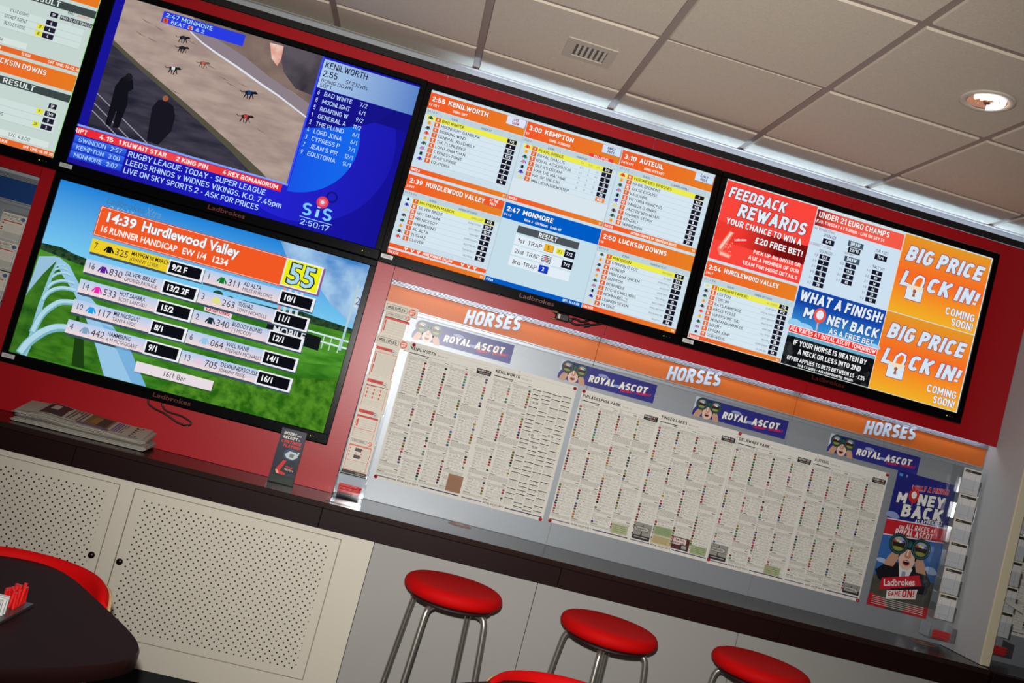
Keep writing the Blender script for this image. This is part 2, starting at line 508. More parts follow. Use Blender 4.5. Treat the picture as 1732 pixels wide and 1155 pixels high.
# ------------------------------------------------------------------ mesh building
class MB:
    def __init__(self):
        self.v, self.f, self.m, self.mats, self.sm = [], [], [], [], []

    def mi(self, mat):
        if mat not in self.mats:
            self.mats.append(mat)
        return self.mats.index(mat)

    def add(self, vs, fs, mat, smooth=False):
        o = len(self.v)
        i = self.mi(mat)
        self.v.extend([tuple(p) for p in vs])
        for q in fs:
            self.f.append(tuple(o + a for a in q))
            self.m.append(i)
            self.sm.append(smooth)

    def box(self, x0, y0, z0, x1, y1, z1, mat, b=0.0):
        if b <= 0:
            vs = [(x0, y0, z0), (x1, y0, z0), (x1, y1, z0), (x0, y1, z0), (x0, y0, z1), (x1, y0, z1), (x1, y1, z1), (x0, y1, z1)]
            self.add(vs, [(0, 3, 2, 1), (4, 5, 6, 7), (0, 1, 5, 4), (1, 2, 6, 5), (2, 3, 7, 6), (3, 0, 4, 7)], mat)
            return
        # chamfered box
        vs = []
        for sx in (0, 1):
            for sy in (0, 1):
                for sz in (0, 1):
                    X, Y, Z = (x0, x1)[sx], (y0, y1)[sy], (z0, z1)[sz]
                    dx, dy, dz = (b, -b)[sx], (b, -b)[sy], (b, -b)[sz]
                    vs += [(X, Y + dy, Z + dz), (X + dx, Y, Z + dz), (X + dx, Y + dy, Z)]

        def ix(sx, sy, sz, a):
            return (sx * 4 + sy * 2 + sz) * 3 + a
        fs = []
        for s in (0, 1):
            q = [ix(s, 0, 0, 0), ix(s, 1, 0, 0), ix(s, 1, 1, 0), ix(s, 0, 1, 0)]
            fs.append(q if s else q[::-1])
            q = [ix(0, s, 0, 1), ix(1, s, 0, 1), ix(1, s, 1, 1), ix(0, s, 1, 1)]
            fs.append(q[::-1] if s else q)
            q = [ix(0, 0, s, 2), ix(1, 0, s, 2), ix(1, 1, s, 2), ix(0, 1, s, 2)]
            fs.append(q if s else q[::-1])
        for a in (0, 1):
            for c in (0, 1):
                fs.append([ix(a, c, 0, 0), ix(a, c, 1, 0), ix(a, c, 1, 1), ix(a, c, 0, 1)])
                fs.append([ix(a, 0, c, 0), ix(a, 1, c, 0), ix(a, 1, c, 2), ix(a, 0, c, 2)])
                fs.append([ix(0, a, c, 1), ix(1, a, c, 1), ix(1, a, c, 2), ix(0, a, c, 2)])
        for a in (0, 1):
            for c in (0, 1):
                for d in (0, 1):
                    fs.append([ix(a, c, d, 0), ix(a, c, d, 1), ix(a, c, d, 2)])
        self.add(vs, fs, mat)

    def prism(self, pts, axis, a0, a1, mat, smooth=False):
        """pts: 2D outline; axis 'x' pts=(y,z), 'y' pts=(x,z), 'z' pts=(x,y)"""
        n = len(pts)

        def P(p, a):
            return (a, p[0], p[1]) if axis == 'x' else (p[0], a, p[1]) if axis == 'y' else (p[0], p[1], a)
        vs = [P(p, a0) for p in pts] + [P(p, a1) for p in pts]
        fs = [(i, (i + 1) % n, n + (i + 1) % n, n + i) for i in range(n)]
        self.add(vs, fs, mat, smooth)
        self.add(vs, [tuple(range(n))[::-1], tuple(range(n, 2 * n))], mat, False)

    def tube(self, pts, rad, mat, n=10, caps=True):
        pts = [Vector(p) for p in pts]
        rr = rad if isinstance(rad, (list, tuple)) else [rad] * len(pts)
        ring, vs, fs = None, [], []
        t0 = (pts[1] - pts[0]).normalized()
        nrm = t0.orthogonal().normalized()
        for i, p in enumerate(pts):
            t = (pts[min(i + 1, len(pts) - 1)] - pts[max(i - 1, 0)]).normalized()
            nrm = (nrm - t * nrm.dot(t)).normalized()
            bn = t.cross(nrm)
            for k in range(n):
                a = 2 * math.pi * k / n
                vs.append(p + (nrm * math.cos(a) + bn * math.sin(a)) * rr[i])
        for i in range(len(pts) - 1):
            for k in range(n):
                k2 = (k + 1) % n
                fs.append((i * n + k, i * n + k2, (i + 1) * n + k2, (i + 1) * n + k))
        self.add(vs, fs, mat, True)
        if caps:
            self.add(vs[:n], [tuple(range(n))[::-1]], mat)
            self.add(vs[-n:], [tuple(range(n))], mat)

    def lathe(self, prof, mat, n=40, cx=0, cy=0, cz=0, axis='z'):
        vs, fs = [], []
        for r, h in prof:
            for k in range(n):
                a = 2 * math.pi * k / n
                if axis == 'z':
                    vs.append((cx + r * math.cos(a), cy + r * math.sin(a), cz + h))
                else:   # axis -y
                    vs.append((cx + r * math.cos(a), cy - h, cz + r * math.sin(a)))
        for i in range(len(prof) - 1):
            for k in range(n):
                k2 = (k + 1) % n
                fs.append((i * n + k, i * n + k2, (i + 1) * n + k2, (i + 1) * n + k))
        self.add(vs, fs, mat, True)

    def build(self, name, parent=None, origin=(0, 0, 0), autosmooth=True):
        me = bpy.data.meshes.new(name)
        ox, oy, oz = origin
        me.from_pydata([(a - ox, b - oy, c - oz) for a, b, c in self.v], [], self.f)
        for mt in self.mats:
            me.materials.append(mt)
        me.polygons.foreach_set('material_index', self.m)
        me.polygons.foreach_set('use_smooth', self.sm)
        me.update()
        o = bpy.data.objects.new(name, me)
        COL.objects.link(o)
        if parent:
            o.parent = parent
        else:
            o.location = origin
        return o


def smooth_path(pts, k=6):
    P = [Vector(p) for p in pts]
    out = []
    for i in range(len(P) - 1):
        a, b, c, d = P[max(i - 1, 0)], P[i], P[i + 1], P[min(i + 2, len(P) - 1)]
        for j in range(k):
            t = j / k
            out.append(0.5 * ((2 * b) + (c - a) * t + (2 * a - 5 * b + 4 * c - d) * t * t + (3 * b - a - 3 * c + d) * t ** 3))
    out.append(P[-1])
    return out


class Flat:
    """printed or lit graphics on an upright face looking along -y; u runs right and v runs down, in millimetres from its top left"""

    def __init__(self, mb, x0, y, z0, col, step=0.00012, rot=0.0, u_sc=1.0):
        self.mb, self.x0, self.y, self.z0, self.col, self.step = mb, x0, y, z0, col, step

    def P(self, u, v, L):
        return (self.x0 + u * 0.001, self.y - self.step * L, self.z0 - v * 0.001)

    def mat(self, c):
        return self.col(c) if isinstance(c, tuple) else c

    def rect(self, u0, v0, u1, v1, c, L=1):
        self.poly([(u0, v0), (u1, v0), (u1, v1), (u0, v1)], c, L)

    def poly(self, pts, c, L=1):
        self.mb.add([self.P(u, v, L) for u, v in pts], [tuple(range(len(pts)))[::-1]], self.mat(c))

    def frame(self, u0, v0, u1, v1, t, c, L=1):
        self.rect(u0, v0, u1, v0 + t, c, L)
        self.rect(u0, v1 - t, u1, v1, c, L)
        self.rect(u0, v0 + t, u0 + t, v1 - t, c, L)
        self.rect(u1 - t, v0 + t, u1, v1 - t, c, L)

    def ell(self, u, v, ru, rv, c, L=1, n=28, a0=0, a1=360):
        pts = [(u + ru * math.cos(math.radians(a0 + (a1 - a0) * k / n)), v + rv * math.sin(math.radians(a0 + (a1 - a0) * k / n)))
               for k in range(n + (0 if a1 - a0 == 360 else 1))]
        self.poly(pts, c, L)

    def band(self, pts, wd, c, L=1):
        """thick line through points"""
        n = len(pts)
        ws = wd if isinstance(wd, (list, tuple)) else [wd] * n
        A, B = [], []
        for i, (u, v) in enumerate(pts):
            p0, p1 = pts[max(i - 1, 0)], pts[min(i + 1, n - 1)]
            du, dv = p1[0] - p0[0], p1[1] - p0[1]
            l = math.hypot(du, dv) or 1
            A.append((u - dv / l * ws[i] / 2, v + du / l * ws[i] / 2))
            B.append((u + dv / l * ws[i] / 2, v - du / l * ws[i] / 2))
        for i in range(n - 1):
            self.poly([A[i], B[i], B[i + 1], A[i + 1]], c, L)

    def text(self, s, u, v, h, c, L=2, w=None, bold=0.0, shear=0.0, align='L', xs=1.0, rot=0.0, track=0.0, font='din', grow=0.0):
        """cap height h, top of caps at v; w = exact total width"""
        k = h
        gl = [glyph(ch, bold, font, grow) for ch in s]
        tot = sum(g[2] for g in gl) + track * len(gl)
        if tot <= 0:
            return
        sx = (w / (tot * k)) if w else xs
        W = tot * k * sx
        u0 = u if align == 'L' else u - W if align == 'R' else u - W / 2
        x = 0.0
        ca, sa = math.cos(rot), math.sin(rot)
        mt = self.mat(c)
        for g in gl:
            if g[0]:
                vs = []
                for a, b, dl in g[0]:
                    du = (x + a) * k * sx + shear * b * k
                    dv = -b * k
                    uu = du * ca + dv * sa
                    vv = -du * sa + dv * ca
                    vs.append(self.P(u0 + uu, v + h + vv, L + dl))
                self.mb.add(vs, g[1], mt)
            x += g[2] + track

    def otext(self, s, u, v, h, c, oc, L=3, ow=0.045, **kw):
        """text with an outline colour behind"""
        kw.setdefault('bold', 0.02)
        g = ow if kw.get('font', 'din') == 'din' else min(ow, 0.03)
        self.text(s, u, v, h, oc, L, grow=g, **kw)
        self.text(s, u, v, h, c, L + 1, **kw)


# ------------------------------------------------------------------ object helpers
def tag(o, label=None, cat=None, group=None, kind=None):
    if label:
        o['label'] = label
    if cat:
        o['category'] = cat
    if group:
        o['group'] = group
    if kind:
        o['kind'] = kind
    return o


def thing(name, loc, label, cat, group=None, rz=0.0):
    o = bpy.data.objects.new(name, None)
    o.empty_display_size = 0.05
    COL.objects.link(o)
    o.location = loc
    o.rotation_euler = (0, 0, rz)
    return tag(o, label, cat, group)


def dup(root, loc, label=None, rz=None, group=None):
    r = root.copy()
    COL.objects.link(r)
    r.location = loc
    if rz is not None:
        r.rotation_euler = (0, 0, rz)
    tag(r, label, None, group)
    for ch in list(root.children):
        c = ch.copy()
        COL.objects.link(c)
        c.parent = r
        for g in list(ch.children):
            d = g.copy()
            COL.objects.link(d)
            d.parent = c
    return r


rnd = random.Random(7)

# ------------------------------------------------------------------ the setting
CEIL = 2.771
FR = -0.08            # face of the red cladding
BAYS = (-0.168, 0.745, 1.655, 2.562)

mb = MB()
mb.box(-4.6, -5.2, -0.05, 4.6, 0.3, 0.0, pm((40, 38, 40), 0.6, noise=0.2, nscale=30))
tag(mb.build('floor'), kind='structure')

mb = MB()
mb.box(-4.6, 0.002, 0.0, 4.6, 0.08, CEIL, pm((170, 172, 176), 0.6))
tag(mb.build('wall_back'), kind='structure')

# red cladding panels over the wall with fine open joints
mb = MB()
g = 0.0012


def red(x0, x1, z0, z1):
    mb.box(x0 + g, FR, z0 + g, x1 - g, FR + 0.012, z1 - g, RED)


for x0, x1 in ((-3.4, -2.5), (-2.5, -1.6)):
    red(x0, x1, 1.815, 2.683)
red(-1.6, -0.168, 0.9, 2.683)
for a, b in zip(BAYS[:-1], BAYS[1:]):
    red(a, b, 1.80, 2.683)
red(2.61, 3.5, 1.80, 2.683)
tag(mb.build('wall_cladding'), kind='structure')

mb = MB()
for x0_ in (-0.168,):
    mb.box(x0_ - 0.004, FR + 0.012, 0.903, x0_ - 0.001, 0.0, 2.68, RED)
    mb.box(-1.5995, FR + 0.012, 0.903, -1.597, 0.0, 2.68, RED)
mb.box(-3.4, FR - 0.006, 2.684, 2.562, FR + 0.004, 2.712, pm((8, 8, 9), 0.5))
mb.box(2.61, FR - 0.006, 2.684, 3.5, FR + 0.004, 2.712, pm((8, 8, 9), 0.5))
tag(mb.build('trim_1'), kind='structure')

# fin wall closing the bay on the right, with its cream edge strip
mb = MB()
mb.box(2.565, -0.283, 0.902, 2.604, 0.0, CEIL, pm((184, 184, 184), 0.55, noise=0.10, nscale=190))
tag(mb.build('wall_right'), kind='structure')
mb = MB()
mb.box(2.563, -0.291, 0.902, 2.606, -0.283, CEIL, pm((226, 214, 184), 0.5), 0.001)
tag(mb.build('trim_2'), kind='structure')

# lower wall below the counter, plain grey panels with fine joints
mb = MB()
edges = (0.046, 0.696, 1.529, 2.36, 3.4)
for a, b in zip(edges[:-1], edges[1:]):
    mb.box(a + 0.0015, -0.30, 0.0, b - 0.0015, -0.285, 0.80, WHITEGREY)
mb.box(0.046, -0.285, 0.0, 3.4, -0.01, 0.80, pm((96, 92, 86), 0.7))
mb.box(-3.4, -0.30, 0.0, -1.745, -0.285, 0.80, WHITEGREY)
tag(mb.build('wall_lower'), kind='structure')

# suspended ceiling: tegular tiles dropping below an exposed grid
GX0, GY0, PITCHT = -0.6684, -0.2603, 0.6
tile_m = pm((208, 193, 174), 0.85, noise=0.16, nscale=150, bump=0.25)
mb = MB()
hb = 0.0125
for i in range(-4, 7):
    for j in range(-1, 7):
        x0, x1 = GX0 + i * PITCHT + hb, GX0 + (i + 1) * PITCHT - hb
        y1, y0 = GY0 - j * PITCHT - hb, GY0 - (j + 1) * PITCHT + hb
        if j == -1:
            y1 = -0.004
        z = CEIL - 0.007
        if (i, j) == (2, 0):
            z = CEIL - 0.001
            y1 -= 0.014
        b = 0.004
        vs = [(x0, y0, CEIL + .006), (x1, y0, CEIL + .006), (x1, y1, CEIL + .006), (x0, y1, CEIL + .006),
              (x0 + b, y0 + b, z), (x1 - b, y0 + b, z), (x1 - b, y1 - b, z), (x0 + b, y1 - b, z)]
        mb.add(vs, [(4, 7, 6, 5), (0, 4, 5, 1), (1, 5, 6, 2), (2, 6, 7, 3), (3, 7, 4, 0)], tile_m)
ceil_o = tag(mb.build('ceiling'), kind='structure')
mb = MB()
gm = pm((150, 132, 122), 0.6)
for i in range(-4, 8):
    x = GX0 + i * PITCHT
    mb.box(x - hb, -4.3, CEIL, x + hb, -0.002, CEIL + 0.012, gm)
for j in range(0, 8):
    y = GY0 - j * PITCHT
    mb.box(-3.2, y - hb, CEIL + 0.0003, 3.6, y + hb, CEIL + 0.012, gm)
mb.box(-3.2, -0.022, CEIL - 0.010, 3.6, -0.002, CEIL - 0.0085, pm((190, 186, 180), 0.5))
mb.box(-4.6, -5.2, CEIL + 0.02, 4.6, 0.08, CEIL + 0.05, pm((30, 30, 30), 0.8))
mb.build('ceiling_grid', ceil_o)


# ------------------------------------------------------------------ counter, cabinet
root = thing('counter', (-1.0, -0.17, 0.80), 'long dark brown wall counter running under all the screens', 'counter')
mb = MB()
mb.box(-3.3, -0.352, 0.878, 2.572, -0.002, 0.90, DARKTOP, 0.002)
mb.build('worktop', root, root.location)
fe = (-3.3, -2.0, -1.09, -0.175, 0.762, 1.674, 2.572)
for a, b in zip(fe[:-1], fe[1:]):
    mb = MB()
    mb.box(a + 0.0008, -0.350, 0.802, b - 0.0008, -0.325, 0.8775, DARKWOOD, 0.001)
    mb.build('fascia_panel', root, root.location)
root = thing('counter', (3.1, -0.17, 0.78), 'dark counter of the next bay, beyond the fin wall on the right', 'counter')
mb = MB()
mb.box(2.6065, -0.30, 0.868, 3.6, -0.002, 0.89, DARKTOP, 0.002)
mb.build('worktop', root, root.location)
mb = MB()
mb.box(2.6065, -0.325, 0.55, 3.6, -0.302, 0.888, DARKWOOD, 0.001)
mb.build('fascia_panel', root, root.location)

root = thing('cabinet', (-0.85, -0.18, 0.0), 'cream metal cabinet with two perforated doors under the counter', 'cabinet')
o0 = root.location
CY = -0.338
mb = MB()
mb.box(-1.74, CY + 0.02, 0.15, 0.042, -0.012, 0.798, pm((150, 142, 128), 0.6))
# face frame with door openings
for x0, x1, z0, z1 in ((-1.74, 0.044, 0.78, 0.80), (-1.74, 0.044, 0.15, 0.243), (-1.74, -1.68, 0.243, 0.78), (-0.906, -0.852, 0.243, 0.78), (-0.076, 0.044, 0.243, 0.78)):
    mb.box(x0, CY, z0, x1, CY + 0.021, z1, CREAM)
mb.build('body', root, o0)
mb = MB()
mb.box(-1.70, -0.27, 0.0, 0.0, -0.02, 0.149, pm((20, 19, 20), 0.6))
mb.build('plinth', root, o0)
for x0, x1, kx in ((-1.678, -0.908, -0.931), (-0.850, -0.078, -0.829)):
    mb = MB()
    mb.box(x0 + 0.001, CY - 0.001, 0.245, x1 - 0.001, CY + 0.018, 0.778,
           perforated_mat(x0 + 0.042 - o0.x, 0.278, x1 - 0.040 - o0.x, 0.742), 0.0015)
    d = mb.build('door', root, o0)
    mb = MB()
    mb.lathe([(0.0, 0.024), (0.006, 0.0235), (0.011, 0.020), (0.0125, 0.015), (0.011, 0.010), (0.005, 0.007), (0.005, 0.0)], pm((58, 44, 48), 0.22, metal=0.9), 24, kx, CY - 0.001, 0.513, axis='y')
    mb.build('knob', d, o0)


# ------------------------------------------------------------------ televisions
SW, SH, SY = 1230.0, 692.0, -0.15
WHT = (228, 242, 250)
PAN = (203, 222, 233)
INK = (28, 34, 44)
ORA = (240, 98, 44)
YEL = (238, 236, 70)
NAVY = (24, 22, 40)


def television(x0, z0, label, painter, sticker=True, cable=None):
    root = thing('television', (x0 + 0.615, FR, z0 - 0.72), label, 'television', 'wall of large betting shop televisions')
    o = root.location
    x1, zb = x0 + 1.230, z0 - 0.692
    bx0, bx1, bt, bb = x0 - 0.0255, x1 + 0.0255, z0 + 0.027, zb - 0.042
    mb = MB()
    yf = SY - 0.008
    mb.box(bx0, yf, zb - 0.001, x0, SY + 0.012, z0 + 0.001, BLACK_GLOSS, 0.002)
    mb.box(x1, yf, zb - 0.001, bx1, SY + 0.012, z0 + 0.001, BLACK_GLOSS, 0.002)
    mb.box(bx0, yf, z0, bx1, SY + 0.012, bt, BLACK_GLOSS, 0.003)
    mb.box(bx0, yf, bb, bx1, SY + 0.012, zb, BLACK_GLOSS, 0.003)
    mb.build('bezel', root, o)
    mb = MB()
    mb.box(bx0 + 0.006, SY + 0.0121, bb + 0.006, bx1 - 0.006, SY + 0.034, bt - 0.006, BLACK)
    mb.box(x0 + 0.12, SY + 0.034, zb + 0.08, x1 - 0.12, FR - 0.0005, z0 - 0.08, BLACK)
    mb.build('back_housing', root, o)
    mb = MB()
    mb.box(x0, SY + 0.0012, zb, x1, SY + 0.012, z0, BLACK)
    F = Flat(mb, x0, SY + 0.001, z0, em)
    painter(F)
    mb.build('screen', root, o)
    mb = MB()
    F = Flat(mb, x0, yf - 0.0003, z0, lambda c: pm(c, 0.4))
    F.text('Ladbrokes', 560, 692 + 11, 17, (96, 12, 16), 1, w=150, bold=0.01, font='gill')
    mb.build('brand_lettering', root, o)
    if sticker:
        mb = MB()
        mb.box(x0 - 0.018, yf - 0.001, zb - 0.024, x0 + 0.030, yf, zb - 0.008, pm((205, 205, 200), 0.4))
        F = Flat(mb, x0 - 0.018, yf - 0.0012, zb - 0.008, lambda c: pm(c, 0.5))
        for k in range(3):
            F.rect(8, 4 + k * 3, 40, 5.2 + k * 3, (130, 130, 130), 1)
        s = mb.build('asset_sticker', root, o)
        s['label'] = 'small white asset sticker'
    mb = MB()
    for k in range(3):
        mb.lathe([(0, 0.001), (0.0022, 0.001), (0.0022, 0)], em((220, 230, 60), 1.0) if k == 0 else pm((60, 60, 62), 0.4), 10, x1 - 0.045 + k * 0.013, yf, zb - 0.022, axis='y')
    mb.build('status_light', root, o)
    return root


def silk(F, u, v, c, c2=None, s=1.0, L=3):
    c2 = c2 or c
    F.poly([(u - 5 * s, v - 8 * s), (u + 5 * s, v - 8 * s), (u + 6.5 * s, v + 8 * s), (u - 6.5 * s, v + 8 * s)], c, L)
    F.poly([(u - 5 * s, v - 8 * s), (u - 6 * s, v + 0 * s), (u - 11 * s, v + 8 * s), (u - 13 * s, v + 4 * s)], c2, L)
    F.poly([(u + 5 * s, v - 8 * s), (u + 13 * s, v + 4 * s), (u + 11 * s, v + 8 * s), (u + 6 * s, v + 0 * s)], c2, L)


SC = [((30, 90, 50), (20, 20, 50)), ((240, 160, 60), (235, 215, 80)), ((70, 40, 190), (30, 30, 60)), ((235, 150, 40), (240, 190, 90)), ((20, 90, 60), (20, 60, 50)),
      ((220, 220, 150), (225, 215, 90)), ((60, 50, 55), (40, 40, 40)), ((200, 130, 160), (70, 80, 190)), ((70, 40, 40), (40, 30, 70)), ((240, 60, 40), (200, 30, 40)), ((20, 20, 30), (120, 200, 220))]


def head(F, u0, v0, u1, time, name, dist, sub, tagt=None, tagc=None, blue=False, namew=None, subu=105):
    p = F.x0
    ox = -0.615 - 0.0
    a, b = (u0 * .001 - .615), (u1 * .001 - .615)
    hm = em((0, 92, 196)) if blue else emg((242, 88, 40), (230, 128, 36), 0, a, b)
    F.rect(u0, v0, u1, v0 + 66, hm, 1)
    F.otext(time, u0 + 11, v0 + 14, 20, (250, 250, 245), (170, 70, 60) if not blue else (0, 50, 140), 2, w=56, bold=0.03)
    F.otext(name, u0 + 79, v0 + 13, 20, (250, 250, 245), (170, 70, 60) if not blue else (0, 50, 140), 2, w=namew, bold=0.03)
    F.text(dist, u0 + 5, v0 + 44, 10, (250, 245, 235), 2, bold=0.03, xs=0.85)
    F.text(sub, u0 + subu, v0 + 45, 10.5, (250, 245, 235), 2, bold=0.03, xs=0.85)
    if tagt:
        w0 = 84
        cbg, cin = tagc
        F.rect(u1 - 81, v0 + 3, u1 - 1, v0 + 37, (150, 120, 110), 2)
        F.rect(u1 - 82, v0 + 1, u1 - 3, v0 + 35, cbg, 3)
        F.text(tagt[0], u1 - 43, v0 + 5, 11, cin, 4, bold=0.03, align='C', xs=0.85)
        F.text(tagt[1], u1 - 43, v0 + 20, 11, cin, 4, bold=0.03, align='C', xs=0.85)


def runners(F, u0, u1, v0, info, rows, jocks=None, pitch=22.0, long_odds=None, sset=0, small=0):
    F.rect(u0, v0, u1, v0 + 24, (190, 210, 220), 1)
    F.text(info[0], u0 + 5, v0 + 4, 8.5, INK, 2)
    F.text(info[1], u0 + 108, v0 + 10, 8.5, INK, 2)
    F.text(info[2], u0 + 232, v0 + 10, 8.5, INK, 2)
    for i, (num, nm, od) in enumerate(rows):
        v = v0 + 23 + i * pitch
        F.rect(u0 + 44, v, u1 - 17, v + pitch - 0.8, YEL if i == 0 else (214, 230, 240), 1)
        F.rect(u0 + 44, v + pitch - 0.8, u1 - 17, v + pitch, (170, 190, 200), 1)
        if i == 0:
            F.rect(u0 + 8, v, u0 + 44, v + pitch - 0.8, (235, 236, 120) if small == 0 else (214, 230, 240), 1)
        c, c2 = SC[(i * 3 + sset) % len(SC)] if i else SC[sset % len(SC)]
        silk(F, u0 + 25, v + 10, c, c2, 0.85 if small == 0 else 0.75)
        F.rect(u0 + 46, v + 1.5, u0 + 68, v + 19.5, (222, 104, 50), 2)
        F.text(num, u0 + 57, v + 4.5, 11.5, (255, 250, 245), 3, bold=0.03, align='C', xs=0.85)
        F.text(nm, u0 + 74, v + 4.5, 12, INK, 3, bold=0.004, xs=1.2)
        if jocks:
            F.text(jocks[i], u1 - 66, v + 8, 8.0, (120, 135, 120) if i == 0 else (110, 120, 135), 3, align='R', xs=0.78)
        if long_odds and i < len(long_odds):
            for k, s in enumerate(long_odds[i].split()):
                F.text(s, u1 - 146 + k * 34, v + 6, 8.5, (120, 130, 140), 3, align='C', xs=0.8)
        if od == 'N/R':
            F.rect(u1 - 58, v + 1.5, u1 - 18, v + 19, (228, 130, 60), 2)
        else:
            F.rect(u1 - 58, v + 1.5, u1 - 18, v + 19, NAVY, 2)
        F.text(od, u1 - 38, v + 4.5, 11.5, (250, 252, 255), 3, bold=0.03, align='C', xs=0.9)


def foot(F, u0, v0, u1, l, mid=None, r='1/1'):
    F.rect(u0, v0, u1, v0 + 20, emg((242, 84, 40), (232, 128, 36), 0, u0 * .001 - .615, u1 * .001 - .615), 2)
    F.text(l, u0 + 5, v0 + 5, 10.5, (255, 250, 240), 3, bold=0.03, xs=0.85)
    if mid:
        F.text(mid, (u0 + u1) / 2 + 16, v0 + 5, 10.5, (255, 250, 240), 3, bold=0.03, align='C', xs=0.8)
    F.text(r, u1 - 5, v0 + 5, 10, (255, 250, 240), 3, bold=0.03, align='R', xs=0.8)


EARLY = (('EARLY', 'PRICE'), ((205, 225, 250), (70, 40, 70)))


def paint_results_list(F):
    F.rect(0, 0, SW, SH, PAN, 0)
    head(F, 0, 10, 407, '2:55', 'KENILWORTH', '5 F 212 Y', 'GOING: SOFT', ('LIVE', 'SHOW'), ((222, 228, 250), (150, 50, 60)), namew=170)
    runners(F, 0, 407, 79, ('1/5 1-2-3', '9 RUN', 'HANDICAP'),
            [('6', 'BAD WINTER', '7/2'), ('8', 'MOONLIGHT GAMBLER', '4'), ('5', 'ROARING WIND', '9/2'), ('1', 'GENERAL ASSEMBLY', '11/2'), ('2', 'THE PLUNDERER', '6'),
             ('4', 'LORD JONATHAN', '6'), ('3', 'CYPRESS POINT', '7'), ('7', "JEAN'S PRIDE", '12'), ('9', 'EQUITORIA', '14')], pitch=21.6)
    foot(F, 0, 325, 407, 'RACE:8')
    head(F, 411, 10, 820, '3:00', 'KEMPTON', '5 F', 'GOING: STANDARD', *EARLY, namew=126)
    F.rect(690, 63, 796, 76, (235, 60, 60), 3)
    F.text('RULE 4 APPLIES', 743, 65, 9, (255, 240, 235), 4, align='C', bold=0.02, xs=0.85)
    runners(F, 411, 820, 79, ('1/4 1-2', '6 RUN', 'HANDICAP'),
            [('1', 'PEARL BRIDGE', '4/6'), ('2', 'ROYAL CHALLIS', '3'), ('5', 'ROYAL ACQUISITION', '5'), ('7', "SILCA'S DREAM", '11'), ('6', 'MAX THE MACHINE', '20'), ('4', 'PAL OF THE CAT', '25'),
             ('3', 'WELLIESINTHEWATER', 'N/R')], pitch=21.5, long_odds=['5/6 10/11 4/5', '10/3 2 7/2', '9/2 5 9/2', '10 14 12', '16 20 25', '20 25 33'], sset=9)
    F.rect(411, 252, 820, 323, (216, 229, 236), 1)
    foot(F, 411, 325, 820, 'RACE:2')
    head(F, 824, 10, SW, '3:10', 'AUTEUIL', '2 M 1 F 87 Y', 'GOING: VERY SOFT', *EARLY, namew=106)
    runners(F, 824, SW - 4, 79, ('1/5 1-2-3', '15 RUN', 'CLAIMING HURDLE'),
            [('14', 'VERONE DES BROSSES', '4'), ('1', 'MARIE BELMONT', '9/2'), ('10', 'VALSE EXQUISE', '9/2'), ('4', 'VAUDAIRE', '6'), ('3', 'VICTORIA PRINCESS', '8'), ('13', "VANILLE D'AINAY", '8'),
             ('2', 'JAZZ DE BRIANDAIS', '10'), ('7', 'SUMMER STORM', '20'), ('9', 'KENZALI', '20'), ('11', 'SEMMERING', '20')], pitch=21.9, sset=9)
    foot(F, 824, 325, SW, 'RACE:8', "ARTHUR COOPER'S TIP: VERONE DES BROSSI")
    head(F, 0, 357, 405, '2:39', 'HURDLEWOOD VALLEY', '2 M 6 F', '', ('AT THE', 'POST'), ((240, 84, 40), (255, 250, 245)), namew=248)
    runners(F, 0, 405, 425, ('1/4 1-2-3-4', '16 RUN', 'HANDICAP CHASE'),
            [('7', 'MAYHEM IN MARCH', '9/2'), ('16', 'SILVER BELLE', '13/2'), ('14', 'HOT SAHARA', '15/2'), ('10', 'MR NICEGUY', '8'), ('4', 'HAMMERING', '9'), ('1', 'AD ALTA', '10'), ('3', 'TUSHAZ', '11'), ('5', 'CLOVER', '50')],
            jocks=['JOHNNY LEVER', 'GEORGE PATRICK', 'SCOT LANDISH', 'TANYA HIDE', 'A M MCTAGGART', 'MILES FURLONG', 'TONY NICHOLLS', 'ZACK BAUER'], pitch=22.3, sset=10, small=1)
    F.rect(0, 648, 405, 664, (240, 92, 40), 2)
    F.text('MORE RUNNERS FOLLOW', 202, 650, 11, (255, 250, 240), 3, bold=0.03, align='C', xs=0.85)
    for k in range(3):
        for s in (70, 306):
            u = s + k * 26
            F.poly([(u - 8, 650), (u - 3, 650), (u, 657), (u + 3, 650), (u + 8, 650), (u, 664)], (255, 250, 240), 3)
    foot(F, 0, 672, 405, 'RACE:49')
    # greyhound result panel
    F.rect(410, 425, 820, 672, (197, 221, 232), 1)
    head(F, 410, 357, 821, '2:47', 'MONMORE', '1/4 1-2', 'Race: 3    480 Metres    Grade: A9', blue=True, namew=132, subu=92)
    F.rect(484, 436, 747, 466, (76, 82, 88), 2)
    F.text('RESULT', 616, 441, 20, (245, 250, 250), 3, bold=0.03, align='C', xs=0.95)
    for k, nm in enumerate(('1st  TRAP', '2nd  TRAP', '3rd  TRAP')):
        v = 474 + k * 45
        F.rect(484, v, 742, v + 40, (226, 237, 246), 2)
        F.text(nm, 497, v + 13, 17, INK, 3, w=106)
        F.rect(612, v + 6, 650, v + 35, (90, 90, 100), 3)
        if k == 0:
            F.rect(610, v + 4, 648, v + 33, (240, 176, 32), 4)
            F.text('5', 629, v + 11, 15, INK, 5, align='C', bold=0.02)
            F.rect(661, v + 8, 694, v + 33, YEL, 3)
            F.text('2F3', 677, v + 14, 13, INK, 4, align='C', xs=0.8)
        elif k == 1:
            F.rect(610, v + 4, 648, v + 33, (235, 240, 245), 4)
            for q in range(4):
                F.rect(610, v + 6 + q * 7, 648, v + 9.5 + q * 7, (24, 24, 34), 5)
            F.text('6', 629, v + 10, 17, (240, 120, 130), 6, align='C', bold=0.04)
        else:
            F.rect(610, v + 4, 648, v + 33, (20, 60, 200), 4)
            F.text('2', 629, v + 11, 15, WHT, 5, align='C', bold=0.03)
